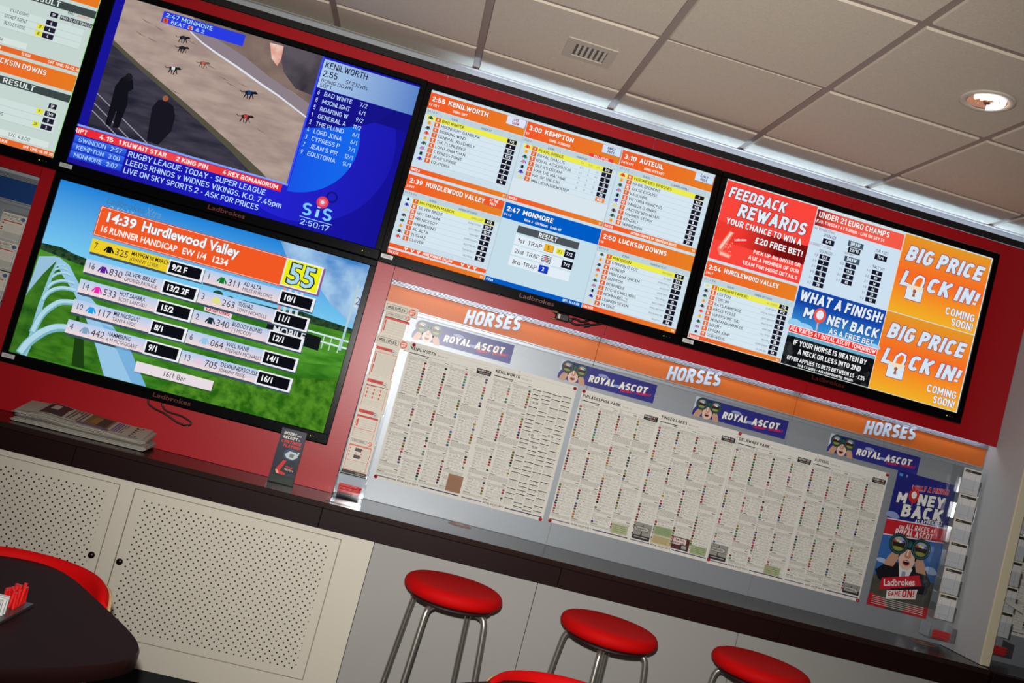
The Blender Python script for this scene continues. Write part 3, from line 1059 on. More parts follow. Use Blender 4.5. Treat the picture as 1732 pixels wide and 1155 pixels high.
        if k < 2:
            F.rect(697, v + 4, 742, v + 36, NAVY, 3)
            F.text('7/2', 719, v + 13, 14, WHT, 4, align='C', bold=0.03)
    F.rect(408, 672, 821, 692, (0, 92, 196), 2)
    F.text('6 Run', 414, 677, 10, WHT, 3, bold=0.02)
    F.text('OFF: 14:49:00', 812, 677, 11, WHT, 3, bold=0.03, align='R', xs=0.9)
    head(F, 824, 357, SW, '2:50', 'LUCKSIN DOWNS', '1 M', '', namew=212)
    runners(F, 824, SW - 4, 424, ('1/5 1-2-3', '10 RUN', 'HANDICAP FLAT'),
            [('1', 'MADDISON', '5/2'), ('5', 'STEPPIN IT OUT', '7/2'), ('8', 'HOWLER', '11/2'), ('2', 'MONTANA DREAM', '7'), ('10', 'QUINTON', '9'), ('6', 'BEANABLE', '11'), ('3', 'TITCHES MILLIONS', '14'), ('4', 'MOMMABELLE', '16'),
             ('7', 'LENNON SEVEN', '20'), ('9', 'TAYDEE', '66')],
            jocks=['SPIKE RHODES', 'REG RIDER', 'RYAN DOUGLAS', 'JACK POTTS', 'ARCHIE SMITH', 'MICK STEVENS', 'NIGELLA ROBSON', 'MIKKO LINDSTROM', 'JENSON HAMILTON', 'TRACEY FAY'], pitch=22.1, sset=0, small=1)
    foot(F, 824, 672, SW, 'RACE:50')
    for u in (408, 822):
        F.rect(u - 1, 0, u + 1.5, SH, (170, 195, 205), 4)


def paint_offers(F):
    F.rect(0, 0, SW, SH, PAN, 0)
    F.rect(4, 4, 412, 345, emg((244, 74, 56), (250, 70, 60), 2, 0.02, 0.37, (226, 48, 34)), 1)
    F.rect(4, 180, 412, 262, emg((236, 58, 46), (120, 14, 14), 0, -0.50, -0.33), 2)
    F.otext('FEEDBACK', 22, 26, 46, (222, 236, 246), (120, 40, 60), 3, w=258, bold=0.04, shear=0.14)
    F.otext('REWARDS', 78, 86, 56, (222, 236, 246), (120, 40, 60), 3, w=312, bold=0.04, shear=0.14)
    F.otext('YOUR CHANCE TO WIN A', 40, 158, 27, (240, 244, 246), (110, 20, 30), 3, w=342, bold=0.03)
    F.otext('\u00a320 FREE BET!', 182, 204, 27, (240, 244, 246), (110, 20, 30), 3, w=217, bold=0.03)
    for t, v, w in (('PICK UP AN INVITE OR', 259, 214), ('ASK A MEMBER OF OUR', 287, 230), ('TEAM FOR MORE DETAILS', 315, 250)):
        F.text(t, 401, v, 16, (246, 240, 236), 3, w=w, align='R', bold=0.02)
    F.poly([(66, 210), (86, 214), (56, 300), (100, 308), (92, 326), (46, 322), (30, 296)], (246, 120, 100), 3)
    F.poly([(70, 213), (80, 216), (46, 296), (36, 292)], (250, 205, 190), 4)
    F.poly([(46, 306), (92, 312), (88, 322), (48, 318)], (250, 190, 176), 4)
    F.poly([(86, 236), (152, 214), (156, 238), (92, 258)], (240, 40, 40), 4)
    F.text('Ladbrokes', 96, 236, 11, (250, 230, 225), 5, w=52, rot=0.28, bold=0.02)
    for k in range(16):
        u, v = rnd.uniform(62, 92), rnd.uniform(240, 296)
        F.rect(u, v, u + 4, v + 3, (250, 180, 165), 4)
    head(F, 5, 357, 411, '2:54', 'HURDLEWOOD VALLEY', '2 M 6 F', '', namew=248)
    runners(F, 5, 411, 426, ('1/4 1-2-3-4', '16 RUN', 'HANDICAP CHASE'),
            [('3', 'LONGSHIFTAHEAD', '7/2'), ('8', 'COTTON', '9/2'), ('4', 'CONTIKI', '8'), ('13', 'RAYS RAMPAGE', '9'), ('5', 'HADLEYVILLE', '10'), ('14', 'SUPERSONIC SID', '11'), ('1', 'MONTANA MIRACLE', '12'), ('2', 'SQUIRT', '25'),
             ('7', 'EPSOM JUMP', '28'), ('11', 'GORGEOUS', '66')],
            jocks=['GILL E COOPER', 'PETER GRIFFIN', 'STEVE MC CAFFREY', 'SHANE KENSTEIN', 'ANGUS MCGHEE', 'KENNY KING', 'SALLY RYDER', 'MICKY RIN', 'GEORGE BARKER', 'LOU SPALDING'], pitch=22.1, sset=5, small=1)
    foot(F, 5, 672, 413, 'RACE:50')
    # under 21 table
    F.rect(416, 12, 816, 82, emg((244, 90, 72), (120, 24, 26), 0, -0.05, -0.2, (238, 70, 62)), 1)
    F.otext('UNDER 21 EURO CHAMPS', 425, 20, 25, (250, 240, 235), (120, 20, 30), 2, w=328, bold=0.03)
    F.text('K/O: TUESDAY AT 5:00pm - LIVE ON SKY S1', 421, 55, 14, (252, 232, 226), 3, w=312, bold=0.03)
    F.rect(416, 84, 816, 350, (205, 224, 240), 1)
    F.text('MATCH BETTING', 420, 88, 11, (150, 110, 120), 2)
    for t, u, v in (('SPAIN U21', 494, 106), ('ITALY U21', 736, 106), ('SPAIN U21', 494, 176), ('ITALY U21', 736, 176)):
        F.text(t, u, v, 13, INK, 2, align='C', xs=0.85)
    F.text('CORRECT SCORE', 420, 156, 11, (150, 110, 120), 2)
    F.text('WIN ONLY', 574, 156, 9, (150, 110, 120), 2)

    def chip(u, v, t, w=48, c=NAVY, h=19):
        F.rect(u - w / 2, v, u + w / 2, v + h, c, 3)
        F.text(t, u, v + 3.5, h * 0.62, WHT, 4, align='C', bold=0.03, xs=0.9)
    chip(494, 126, '4/5', 52, h=24)
    chip(614, 104, 'DRAW', 70, (70, 84, 104), 24)
    chip(614, 131, '23/10', 56, h=24)
    chip(736, 126, '11/4', 56, h=24)
    chip(614, 172, 'DRAW', 70, (70, 84, 104), 24)
    for u, lst, v0 in ((494, [('1-0', '11/2'), ('2-0', '7'), ('2-1', '8'), ('3-0', '12'), ('3-1', '16'), ('3-2', '28')], 196), (614, [('0-0', '6'), ('1-1', '13/2'), ('2-2', '18'), ('3-3', '80')], 200), (736, [('1-0', '10'), ('2-0', '20'), ('2-1', '16'), ('3-0', '66'), ('3-1', '33'), ('3-2', '40')], 196)):
        for k, (a, b) in enumerate(lst):
            v = v0 + k * 24.2
            F.text(a, u - 32, v + 4, 10, INK, 3, align='R', xs=0.9)
            chip(u, v, b)
    # blue money back panel
    F.rect(416, 351, 817, 521, emg((60, 150, 216), (20, 70, 170), 2, 0.19, 0.30), 1)
    for u, v, ru, rv in ((436, 510, 30, 18), (480, 516, 40, 16), (640, 518, 60, 8), (800, 514, 30, 12)):
        F.ell(u, v, ru, rv, (150, 205, 236), 2)
    F.otext('WHAT A FINISH!', 428, 364, 46, (226, 236, 246), (10, 30, 100), 3, w=382, bold=0.04, shear=0.1)
    F.otext('M', 462, 432, 42, (226, 236, 246), (10, 30, 100), 3, w=46, bold=0.04, shear=0.1)
    F.ell(535, 450, 27, 32, (236, 84, 70), 4)
    F.ell(535, 448, 16, 20, (226, 236, 246), 5)
    F.rect(531, 480, 538, 521, (190, 180, 190), 3)
    F.otext('NEY BACK', 570, 436, 42, (226, 236, 246), (10, 30, 100), 3, w=238, bold=0.04, shear=0.1)
    F.otext('AS A FREE BET', 590, 489, 25, (226, 236, 246), (10, 30, 100), 3, w=206, bold=0.03)
    F.rect(417, 521, 818, 550, (238, 44, 34), 2)
    F.rect(417, 519, 818, 522, (240, 240, 245), 3)
    F.rect(417, 549, 818, 552, (240, 240, 245), 3)
    F.text('ALL RACES AT ROYAL ASCOT TOMORROW', 422, 525, 19, (250, 240, 240), 3, w=392, bold=0.02)
    F.rect(417, 552, 818, 690, emn((14, 16, 20), (60, 64, 66), 26, lo=0.5, hi=0.75), 1)
    F.rect(417, 552, 818, 566, (120, 190, 220), 1)
    for t, u, v, w, h in (('IF YOUR HORSE IS BEATEN BY', 787, 577, 336, 22), ('A NECK OR LESS INTO 2ND', 768, 612, 288, 21), ('OFFER APPLIES TO BETS BETWEEN \u00a35 - \u00a325', 795, 649, 356, 17), ('Ts & Cs apply - Ask shop team for details', 746, 672, 254, 12)):
        F.text(t, u, v, h, (244, 246, 248), 3, w=w, align='R', bold=0.025)
    # big price panels
    for v0 in (4, 348):
        F.rect(820, v0, 1226, v0 + 341, emg((240, 176, 40), (226, 150, 40), 2, 0.72 - (v0 + 341) * .001, 0.72 - v0 * .001, (246, 104, 36)), 1)
        F.otext('BIG PRICE', 842, v0 + 44, 66, (212, 228, 242), (150, 90, 110), 2, w=360, bold=0.05, ow=0.05, shear=0.22)
        F.otext('L', 844, v0 + 154, 66, (212, 228, 242), (150, 90, 110), 2, w=44, bold=0.05, shear=0.22)
        F.otext('CK IN!', 966, v0 + 154, 66, (212, 228, 242), (150, 90, 110), 2, w=244, bold=0.05, shear=0.22)
        F.band([(900, v0 + 222), (908, v0 + 180), (926, v0 + 160), (948, v0 + 164), (950, v0 + 188), (942, v0 + 222)], 15, (150, 90, 110), 2)
        F.band([(902, v0 + 220), (909, v0 + 181), (926, v0 + 162), (947, v0 + 166), (948, v0 + 188), (940, v0 + 220)], 11, (222, 236, 246), 3)
        F.rect(879, v0 + 210, 957, v0 + 275, (150, 90, 110), 3)
        F.rect(881, v0 + 208, 955, v0 + 272, (216, 230, 242), 4)
        F.ell(918, v0 + 208, 36, 22, (238, 220, 196), 5, a0=0, a1=180)
        F.ell(918, v0 + 232, 8, 8, (150, 90, 60), 6)
        F.poly([(915, v0 + 236), (921, v0 + 236), (925, v0 + 256), (911, v0 + 256)], (150, 90, 60), 6)
        F.otext('COMING', 1075, v0 + 256, 33, (226, 236, 244), (170, 90, 80), 3, w=140, bold=0.03)
        F.otext('SOON!', 1112, v0 + 296, 33, (226, 236, 244), (170, 90, 80), 3, w=104, bold=0.03)
    F.frame(0, 0, SW, SH, 3, (215, 230, 225), 6)
    F.rect(817, 4, 820, SH, (240, 214, 190), 5)


def paint_racecourse(F):
    F.rect(0, 0, SW, 320, emg((120, 200, 240), (30, 130, 216), 2, 0.45, 0.72), 0)
    F.poly([(865, 0), (SW, 0), (SW, 250), (1120, 190), (1040, 120), (930, 90)], emn((60, 130, 200), (170, 205, 235), 6, lo=0.35, hi=0.6), 1)
    F.poly([(0, 257), (75, 254), (126, 266), (199, 274), (330, 290), (480, 296), (640, 280), (799, 267), (947, 263), (1022, 250), (1070, 255), (SW, 264), (SW, 320), (0, 320)], emn((20, 40, 30), (50, 80, 50), 60), 1)
    F.poly([(0, 282), (152, 300), (480, 306), (800, 296), (1071, 287), (SW, 284), (SW, SH), (0, SH)], emn((40, 106, 24), (80, 146, 44), 7, (1, 1, 3)), 2)
    F.poly([(560, 420), (SW, 300), (SW, 420), (900, 470)], emn((54, 122, 30), (92, 160, 54), 8, (1, 1, 4)), 3)
    F.poly([(640, 620), (SW, 470), (SW, SH), (560, SH)], emn((40, 96, 18), (84, 140, 38), 34), 3)
    # running rail on the left
    F.poly([(5, 310), (62, 294), (79, 297), (38, 371), (0, 470)], (150, 190, 214), 4)
    F.poly([(78, 297), (63, 487), (52, SH), (0, SH), (0, 460), (38, 371)], emn((30, 80, 20), (64, 118, 34), 14), 4)
    F.poly([(79, 300), (103, 353), (166, 409), (238, 496), (305, 593), (363, 684), (52, 690), (66, 600), (63, 487), (69, 370)], emn((34, 90, 18), (70, 128, 34), 12, (1, 1, 3)), 4)
    F.poly([(196, 470), (248, 560), (284, 684), (236, 684), (215, 560)], (28, 60, 20), 5)
    F.poly([(66, 297), (78, 294), (123, 314), (176, 373), (260, 432), (352, 506), (435, 574), (527, 691), (363, 691), (305, 593), (238, 496), (166, 409), (103, 353), (72, 312)], (150, 196, 228), 6)
    F.poly([(300, 500), (352, 506), (435, 574), (527, 691), (470, 691), (380, 580)], (120, 176, 220), 7)
    F.band([(79, 297), (69, 370), (63, 487), (66, 617), (52, 690)], [8, 13, 18, 24, 32], (140, 192, 206), 6)
    for pts, wd in (([(40, 690), (60, 640), (100, 588), (150, 556), (225, 546)], [34, 34, 32, 30, 28]), ([(62, 600), (76, 530), (107, 480), (140, 456), (210, 444)], [26, 25, 24, 22, 21]),
                    ([(63, 470), (79, 433), (118, 406), (172, 401)], [18, 17, 16, 15]), ([(68, 420), (84, 395), (118, 377), (160, 377)], [14, 13, 12, 11]), ([(72, 375), (90, 356), (116, 347), (138, 350)], 10), ([(74, 347), (88, 336), (108, 331), (122, 334)], 8), ([(76, 330), (92, 320), (108, 319)], 7)):
        wl = wd if isinstance(wd, list) else [wd] * len(pts)
        pts = [(p[0], p[1]) for p in smooth_path([(a, b, 0) for a, b in pts], 5)]
        wl = [wl[min(int(i / 5), len(wl) - 1)] for i in range(len(pts))]
        F.band(pts, wl, (120, 176, 190), 7)
        F.band([(a, b - w_ * 0.16) for (a, b), w_ in zip(pts, wl)], [w_ * 0.62 for w_ in wl], (176, 214, 230), 8)
    # winning post, rails and boards on the right
    for v in (318, 346):
        F.band([(936, v - 4), (SW, v)], 7, (214, 232, 240), 4)
    F.band([(560, 318), (760, 330), (930, 326)], 3, (150, 190, 160), 4)
    for u in (1130, 1160, 1195):
        F.rect(u, 316, u + 4, 372, (190, 215, 200), 4)
    F.band([(1206, 88), (1204, 360)], 9, (176, 204, 216), 5)
    F.rect(1208, 128, 1226, 178, (200, 214, 226), 4)
    F.text('2', 1210, 136, 30, (90, 110, 130), 5, font='gill')
    F.poly([(905, 318), (1123, 330), (1123, 384), (905, 372)], (20, 24, 28), 5)
    F.text('MOBILE', 930, 330, 34, (220, 226, 230), 6, w=130, bold=0.02, font='gill')
    F.poly([(655, 318), (765, 326), (765, 352), (655, 346)], (226, 214, 220), 5)
    F.text('Ladbrokes', 662, 322, 20, (190, 40, 60), 6, w=94, bold=0.02, font='gill')
    for u in (926, 948, 972, 996):
        F.rect(u, 160, u + 12, 320, (214, 150, 150) if u % 4 else (200, 214, 222), 4)
    for u, v, r in ((690, 270, 20), (740, 276, 16), (560, 280, 18), (600, 284, 14)):
        F.ell(u, v, r, r * 0.7, (40, 74, 56), 3)
    F.text('Ladbrokes', 185, 16, 26, (70, 120, 160), 3, w=150, shear=0.1, font='gill')
    F.text('Xtra', 335, 14, 34, (110, 150, 180), 3, w=62, shear=0.2, font='gill')
    F.text('2 50:17', 205, 48, 15, (150, 196, 222), 3, w=92, font='gill')
    # caption boxes
    F.rect(172, 56, 922, 176, (196, 60, 20), 6)
    F.rect(177, 61, 915, 171, (240, 88, 36), 7)
    F.frame(175, 59, 917, 173, 2.5, (250, 200, 180), 8)
    F.otext('14:39', 197, 74, 36, (245, 245, 245), (150, 100, 110), 8, w=122, bold=0.03, font='gill')
    F.otext('Hurdlewood Valley', 341, 72, 38, (245, 245, 245), (150, 100, 110), 8, w=382, bold=0.03, font='gill')
    F.text('16 RUNNER HANDICAP', 192, 130, 24, (250, 242, 238), 9, w=300, bold=0.025, font='gill')
    F.text('EW 1/4', 512, 130, 24, (250, 242, 238), 9, w=96, bold=0.025, font='gill')
    F.text('1234', 628, 130, 24, (250, 242, 238), 9, w=66, bold=0.025, font='gill')
    F.rect(912, 62, 1066, 176, (140, 90, 140), 9)
    F.rect(908, 58, 1058, 170, (240, 236, 244), 10)
    F.rect(913, 63, 1053, 165, (236, 240, 20), 11)
    F.text('55', 983, 74, 80, (30, 40, 50), 12, w=116, bold=0.05, align='C', font='gill')
    F.text('55', 983, 74, 80, (170, 215, 236), 13, w=112, bold=0.015, align='C', font='gill')

    def cap(u0, v0, n, sp, num, nm, jk, od, first=False, sc_=(90, 40, 130)):
        F.rect(u0 + 4, v0 + 5, u0 + 442, v0 + 62, (60, 80, 100), 7)
        F.rect(u0, v0, u0 + 310 if not first else u0 + 308, v0 + 53, (236, 206, 40) if first else emg((232, 214, 224), (178, 200, 232), 2, 0, 1), 8)
        if not first:
            F.rect(u0, v0, u0 + 310, v0 + 53, emg((240, 216, 214), (176, 204, 238), 2, 0.72 - (v0 + 53) * .001, 0.72 - v0 * .001), 9)
        F.rect(u0 + 300, v0 - 1, u0 + 440, v0 + 56, (236, 238, 244), 10)
        F.rect(u0 + 306, v0 + 5, u0 + 430, v0 + 49, (14, 14, 22), 11)
        F.text(n, u0 + 12, v0 + 13, 23, INK, 10, xs=0.8, font='gill')
        silk(F, u0 + 71, v0 + 27, sc_, None, 1.55, 10)
        F.text(num, u0 + 94, v0 + 14, 26, (70, 50, 60), 10, w=52, font='gill')
        F.text(nm, u0 + 155, v0 + 8, 16, (30, 30, 40), 10, w=len(nm) * 9.9, bold=0.012, font='gill')
        F.text(jk, u0 + 155, v0 + 31, 14, (50, 50, 60), 10, w=len(jk) * 9.2, font='gill')
        F.text(od, u0 + 316, v0 + 15, 22, (246, 248, 250), 12, bold=0.03, xs=0.9, font='gill')
    L = [('7', '325', 'MAYHEM IN MARCH', 'JOHNNY LEVER', '9/2 F', (20, 20, 20)), ('16', '830', 'SILVER BELLE', 'GEORGE PATRICK', '13/2 2F', (90, 30, 140)), ('14', '533', 'HOT SAHARA', 'SCOT LANDISH', '15/2', (240, 40, 170)),
         ('10', '117', 'MR NICEGUY', 'TANYA HIDE', '8/1', (30, 160, 230)), ('4', '442', 'HAMMERING', 'A M MCTAGGART', '9/1', (130, 160, 190))]
    R = [('1', '311', 'AD ALTA', 'MILES FURLONG', '10/1', (20, 120, 40)), ('3', '263', 'TUSHAZ', 'TONY NICHOLLS', '11/1', (226, 226, 120)), ('2', '340', 'BLOODY BONES', 'T J MCCOY', '12/1', (20, 40, 50)),
         ('6', '064', 'WILL KANE', 'STEPHEN MCINALLY', '14/1', (150, 196, 230)), ('13', '705', 'DEVILINDISGUISE', 'JOHNNY PAGE', '16/1', (230, 200, 220))]
    for i, (n, q, a, b, od, c) in enumerate(L):
        cap(177, 188 + i * 81.5, n, '', q, a, b, od, i == 0, c)
    for i, (n, q, a, b, od, c) in enumerate(R):
        cap(620, 187 + i * 82.5, n, '', q, a, b, od, False, c)
    F.rect(470, 610, 772, 650, (50, 90, 40), 7)
    F.rect(466, 604, 768, 644, (230, 220, 226), 8)
    F.text('16/1 Bar', 618, 614, 20, INK, 9, align='C', xs=0.9, font='gill')


def dog(F, u, v, c, c2, s=1.0, d=1):
    def p(*q):
        return [(u + d * a * s, v + b * s) for a, b in q]
    F.poly(p((-14, -4), (-4, -10), (8, -9), (14, -4), (10, 4), (0, 3), (-8, 6), (-14, 3)), c, 6)
    F.poly(p((8, -9), (18, -12), (26, -6), (20, -3), (12, -2)), c, 6)
    F.poly(p((-8, -8), (4, -9), (5, 2), (-6, 3)), c2, 7)
    for a, b, e, f in ((-10, 4, -14, 18), (-5, 4, -2, 18), (6, 3, 4, 19), (10, 2, 16, 14)):
        F.poly(p((a - 2, b), (a + 2, b), (e + 1.5, f), (e - 1.5, f)), c, 6)
    F.band(p((-14, -2), (-24, 2), (-30, -3)), 2.2 * s, c, 6)


def paint_greyhounds(F):
    F.rect(0, 0, SW, SH, emg((30, 20, 150), (22, 18, 150), 0, -0.6, 0.6, (26, 24, 190)), 0)
    # large disc motif at the right
    def disc(u, v, ru, rv, c, L, umin=0, n=72):
        pts = []
        for k in range(n):
            a = 2 * math.pi * k / n
            p = (min(max(u + ru * math.cos(a), umin), SW), min(max(v + rv * math.sin(a), 0), SH))
            if not pts or p != pts[-1]:
                pts.append(p)
        F.poly(pts, c, L)
    disc(860, 330, 345, 345, emg((40, 40, 226), (26, 24, 170), 0, -0.1, 0.62), 1)
    F.rect(0, 0, 830, 545, (24, 20, 150), 3)
    u0, u1 = 36, 829
    F.rect(u0, 0, u1, 540, emn((158, 138, 130), (180, 160, 148), 9, (1, 1, 3)), 4)
    for k in range(26):
        u, v = rnd.uniform(60, 800), rnd.uniform(20, 500)
        F.poly([(u, v), (u + 22, v + 5), (u + 50, v + 12), (u + 22, v + 9)], (130, 108, 100), 5)
    F.poly([(300, 0), (u1, 0), (u1, 204), (764, 180), (657, 147), (532, 93), (419, 59), (330, 20)], emn((110, 92, 88), (134, 114, 104), 10), 5)
    F.poly([(306, 40), (419, 59), (532, 93), (657, 147), (817, 199), (829, 204), (829, 256), (764, 232), (701, 206), (610, 176), (504, 141), (398, 106), (318, 63)], (140, 126, 134), 6)
    F.poly([(660, 0), (u1, 0), (u1, 166), (758, 159), (694, 107), (672, 60)], emn((52, 48, 58), (92, 84, 92), 8), 6)
    F.poly([(612, 10), (667, 7), (672, 60), (664, 92), (635, 68)], emn((220, 150, 130), (240, 210, 200), 20), 7)
    F.band([(306, 59), (360, 88), (419, 110), (520, 143), (621, 180), (701, 206), (829, 258)], [4, 6, 7, 8, 8, 7, 6], (222, 226, 236), 8)
    F.poly([(u0, 178), (154, 240), (294, 305), (434, 372), (577, 444), (720, 520), (750, 540), (u0, 540)], (84, 80, 66), 6)
    F.poly([(u0, 196), (154, 258), (294, 325), (434, 395), (577, 470), (690, 540), (u0, 540)], emn((34, 34, 48), (66, 62, 76), 7, (1, 1, 4)), 7)
    for a, b in (((36, 400), (270, 535)), ((36, 440), (200, 538)), ((36, 470), (150, 538))):
        F.band([a, b], 4, (150, 146, 160), 8)
    F.poly([(125, 298), (150, 310), (162, 344), (146, 361), (157, 409), (150, 508), (128, 514), (124, 440), (118, 512), (98, 508), (96, 428), (93, 353), (106, 316)], (18, 18, 26), 9)
    F.ell(132, 304, 14, 16, (30, 26, 34), 9)
    F.poly([(289, 350), (325, 364), (343, 403), (345, 463), (311, 530), (265, 526), (249, 394), (263, 358)], (24, 22, 32), 9)
    F.ell(288, 344, 11, 12, (150, 90, 60), 10)
    for u, v, c, c2, s in ((288, 93, (26, 26, 30), (40, 46, 60), 1.05), (296, 133, (24, 24, 28), (30, 36, 40), 1.0), (285, 223, (26, 28, 32), (220, 225, 230), 1.15), (389, 168, (120, 80, 70), (200, 96, 90), 1.0), (591, 231, (20, 26, 40), (30, 60, 120), 1.25), (603, 327, (50, 30, 30), (190, 60, 60), 1.25)):
        dog(F, u, v, c, c2, s)
    F.rect(188, 9, 514, 56, (40, 60, 226), 8)
    F.otext('2:47 MONMORE', 200, 14, 17, (170, 220, 250), (20, 20, 140), 9, w=188, bold=0.01)
    F.rect(194, 36, 214, 54, (220, 90, 50), 9)
    F.text('5', 204, 39, 12, (40, 20, 20), 10, align='C', bold=0.02)
    F.text('BEAT', 226, 38, 14, (190, 226, 246), 10, w=58)
    F.rect(292, 37, 312, 54, (230, 230, 236), 9)
    for q in range(3):
        F.rect(292, 39 + q * 6, 312, 42 + q * 6, (30, 30, 40), 10)
    F.rect(299, 37, 305, 54, (226, 40, 50), 11)
    F.text('& 2', 324, 38, 14, (190, 226, 246), 10, w=36)
    F.rect(826, 0, 833, 548, (60, 80, 240), 8)
    F.rect(0, 536, 833, 544, (130, 160, 240), 8)
    F.rect(4, 546, 812, 576, emg((232, 34, 44), (226, 44, 54), 0, -.6, .1, (240, 70, 76)), 8)
    F.text('RIPT', -6, 552, 18, (250, 220, 220), 9, w=52, bold=0.03)
    for t, u, w in (('4.15', 92, 56), ('1 KUWAIT STAR', 166, 190), ('2 KING PIN', 392, 128), ('4 REX ROMANORUM', 578, 222)):
        F.text(t, u, 552, 18, (250, 236, 236), 9, w=w, bold=0.03)
    for k, (a, b) in enumerate((('SWINDON', '2:57'), ('KEMPTON', '3:00'), ('MONMORE', '3:07'))):
        v = 580 + k * 31
        F.rect(4, v, 204, v + 29, emg((20, 60, 200), (60, 110, 236), 2, 0.72 - (v + 29) * .001, 0.72 - v * .001), 8)
        F.text(a, 20, v + 6, 17, (180, 216, 246), 9, w=108)
        F.text(b, 144, v + 6, 17, (190, 222, 246), 9, w=46)
    for t, v, w in (('RUGBY LEAGUE: TODAY - SUPER LEAGUE', 584, 546), ('LEEDS RHINOS v WIDNES VIKINGS. K.O. 7.45pm', 617, 620), ('LIVE ON SKY SPORTS 2 - ASK FOR PRICES', 650, 536)):
        F.text(t, 214, v, 22, (190, 224, 250), 9, w=w, bold=0.005)
    # right hand table
    F.rect(836, 8, SW, 128, emg((176, 206, 236), (90, 130, 200), 0, 0.2, 0.62), 8)
    F.rect(836, 128, SW, 200, (20, 18, 130), 4)
    disc(820, 330, 240, 235, emg((28, 60, 226), (20, 104, 236), 0, 0.05, 0.40), 5, 836)
    F.poly([(836, 128), (1160, 128), (1110, 190), (1040, 232), (960, 262), (836, 300)], (22, 18, 136), 6)
    F.text('KENILWORTH', 845, 16, 26, (24, 24, 60), 9, w=176, bold=0.01)
    F.text('2:55', 845, 52, 26, (24, 24, 60), 9, w=62, bold=0.01)
    F.text('5f 212yds', 940, 66, 17, (24, 24, 60), 9, w=92)
    F.text('GOING DOWN', 845, 88, 15, (24, 24, 60), 9, w=130)
    F.text('SOFT', 845, 108, 15, (24, 24, 60), 9, w=52)
    R = [('6', 'BAD WINTE', '7/2'), ('8', 'MOONLIGHT', '4/1'), ('5', 'ROARING W', '9/2'), ('1', 'GENERAL A', '11/2'), ('2', 'THE PLUND', '6/1'), ('4', 'LORD JONA', '6/1'), ('3', 'CYPRESS P', '7/1'), ('7', "JEAN'S PR", '12/1'), ('9', 'EQUITORIA', '14/1')]
    for i, (n, a, b) in enumerate(R):
        v = 137 + i * 31.2
        F.text(n, 845, v, 18, (196, 226, 250), 9, xs=0.8)
        F.text(a, 872, v, 18, (196, 226, 250), 9, w=116)
        F.text(b, 1050, v, 18, (196, 226, 250), 9, align='R', xs=0.9)
    F.ell(982, 570, 24, 24, (220, 60, 90), 8)
    F.ell(982, 570, 15, 15, (236, 110, 120), 9)
    F.ell(982, 570, 7, 7, (190, 220, 246), 10)
    F.band([(1012 + 20 * math.cos(a * .5), 540 + 20 * math.sin(a * .5)) for a in range(14)], 7, (16, 20, 120), 7)
    F.text('S', 912, 588, 50, (120, 200, 246), 9, w=46, bold=0.02)
    F.text('i', 967, 588, 50, (150, 210, 246), 9, w=22, bold=0.02)
    F.text('S', 994, 588, 50, (120, 200, 246), 9, w=46, bold=0.02)
    F.rect(910, 646, 1042, 649, (150, 210, 246), 9)
    F.text('2:50:17', 918, 655, 22, (170, 220, 250), 9, w=120)


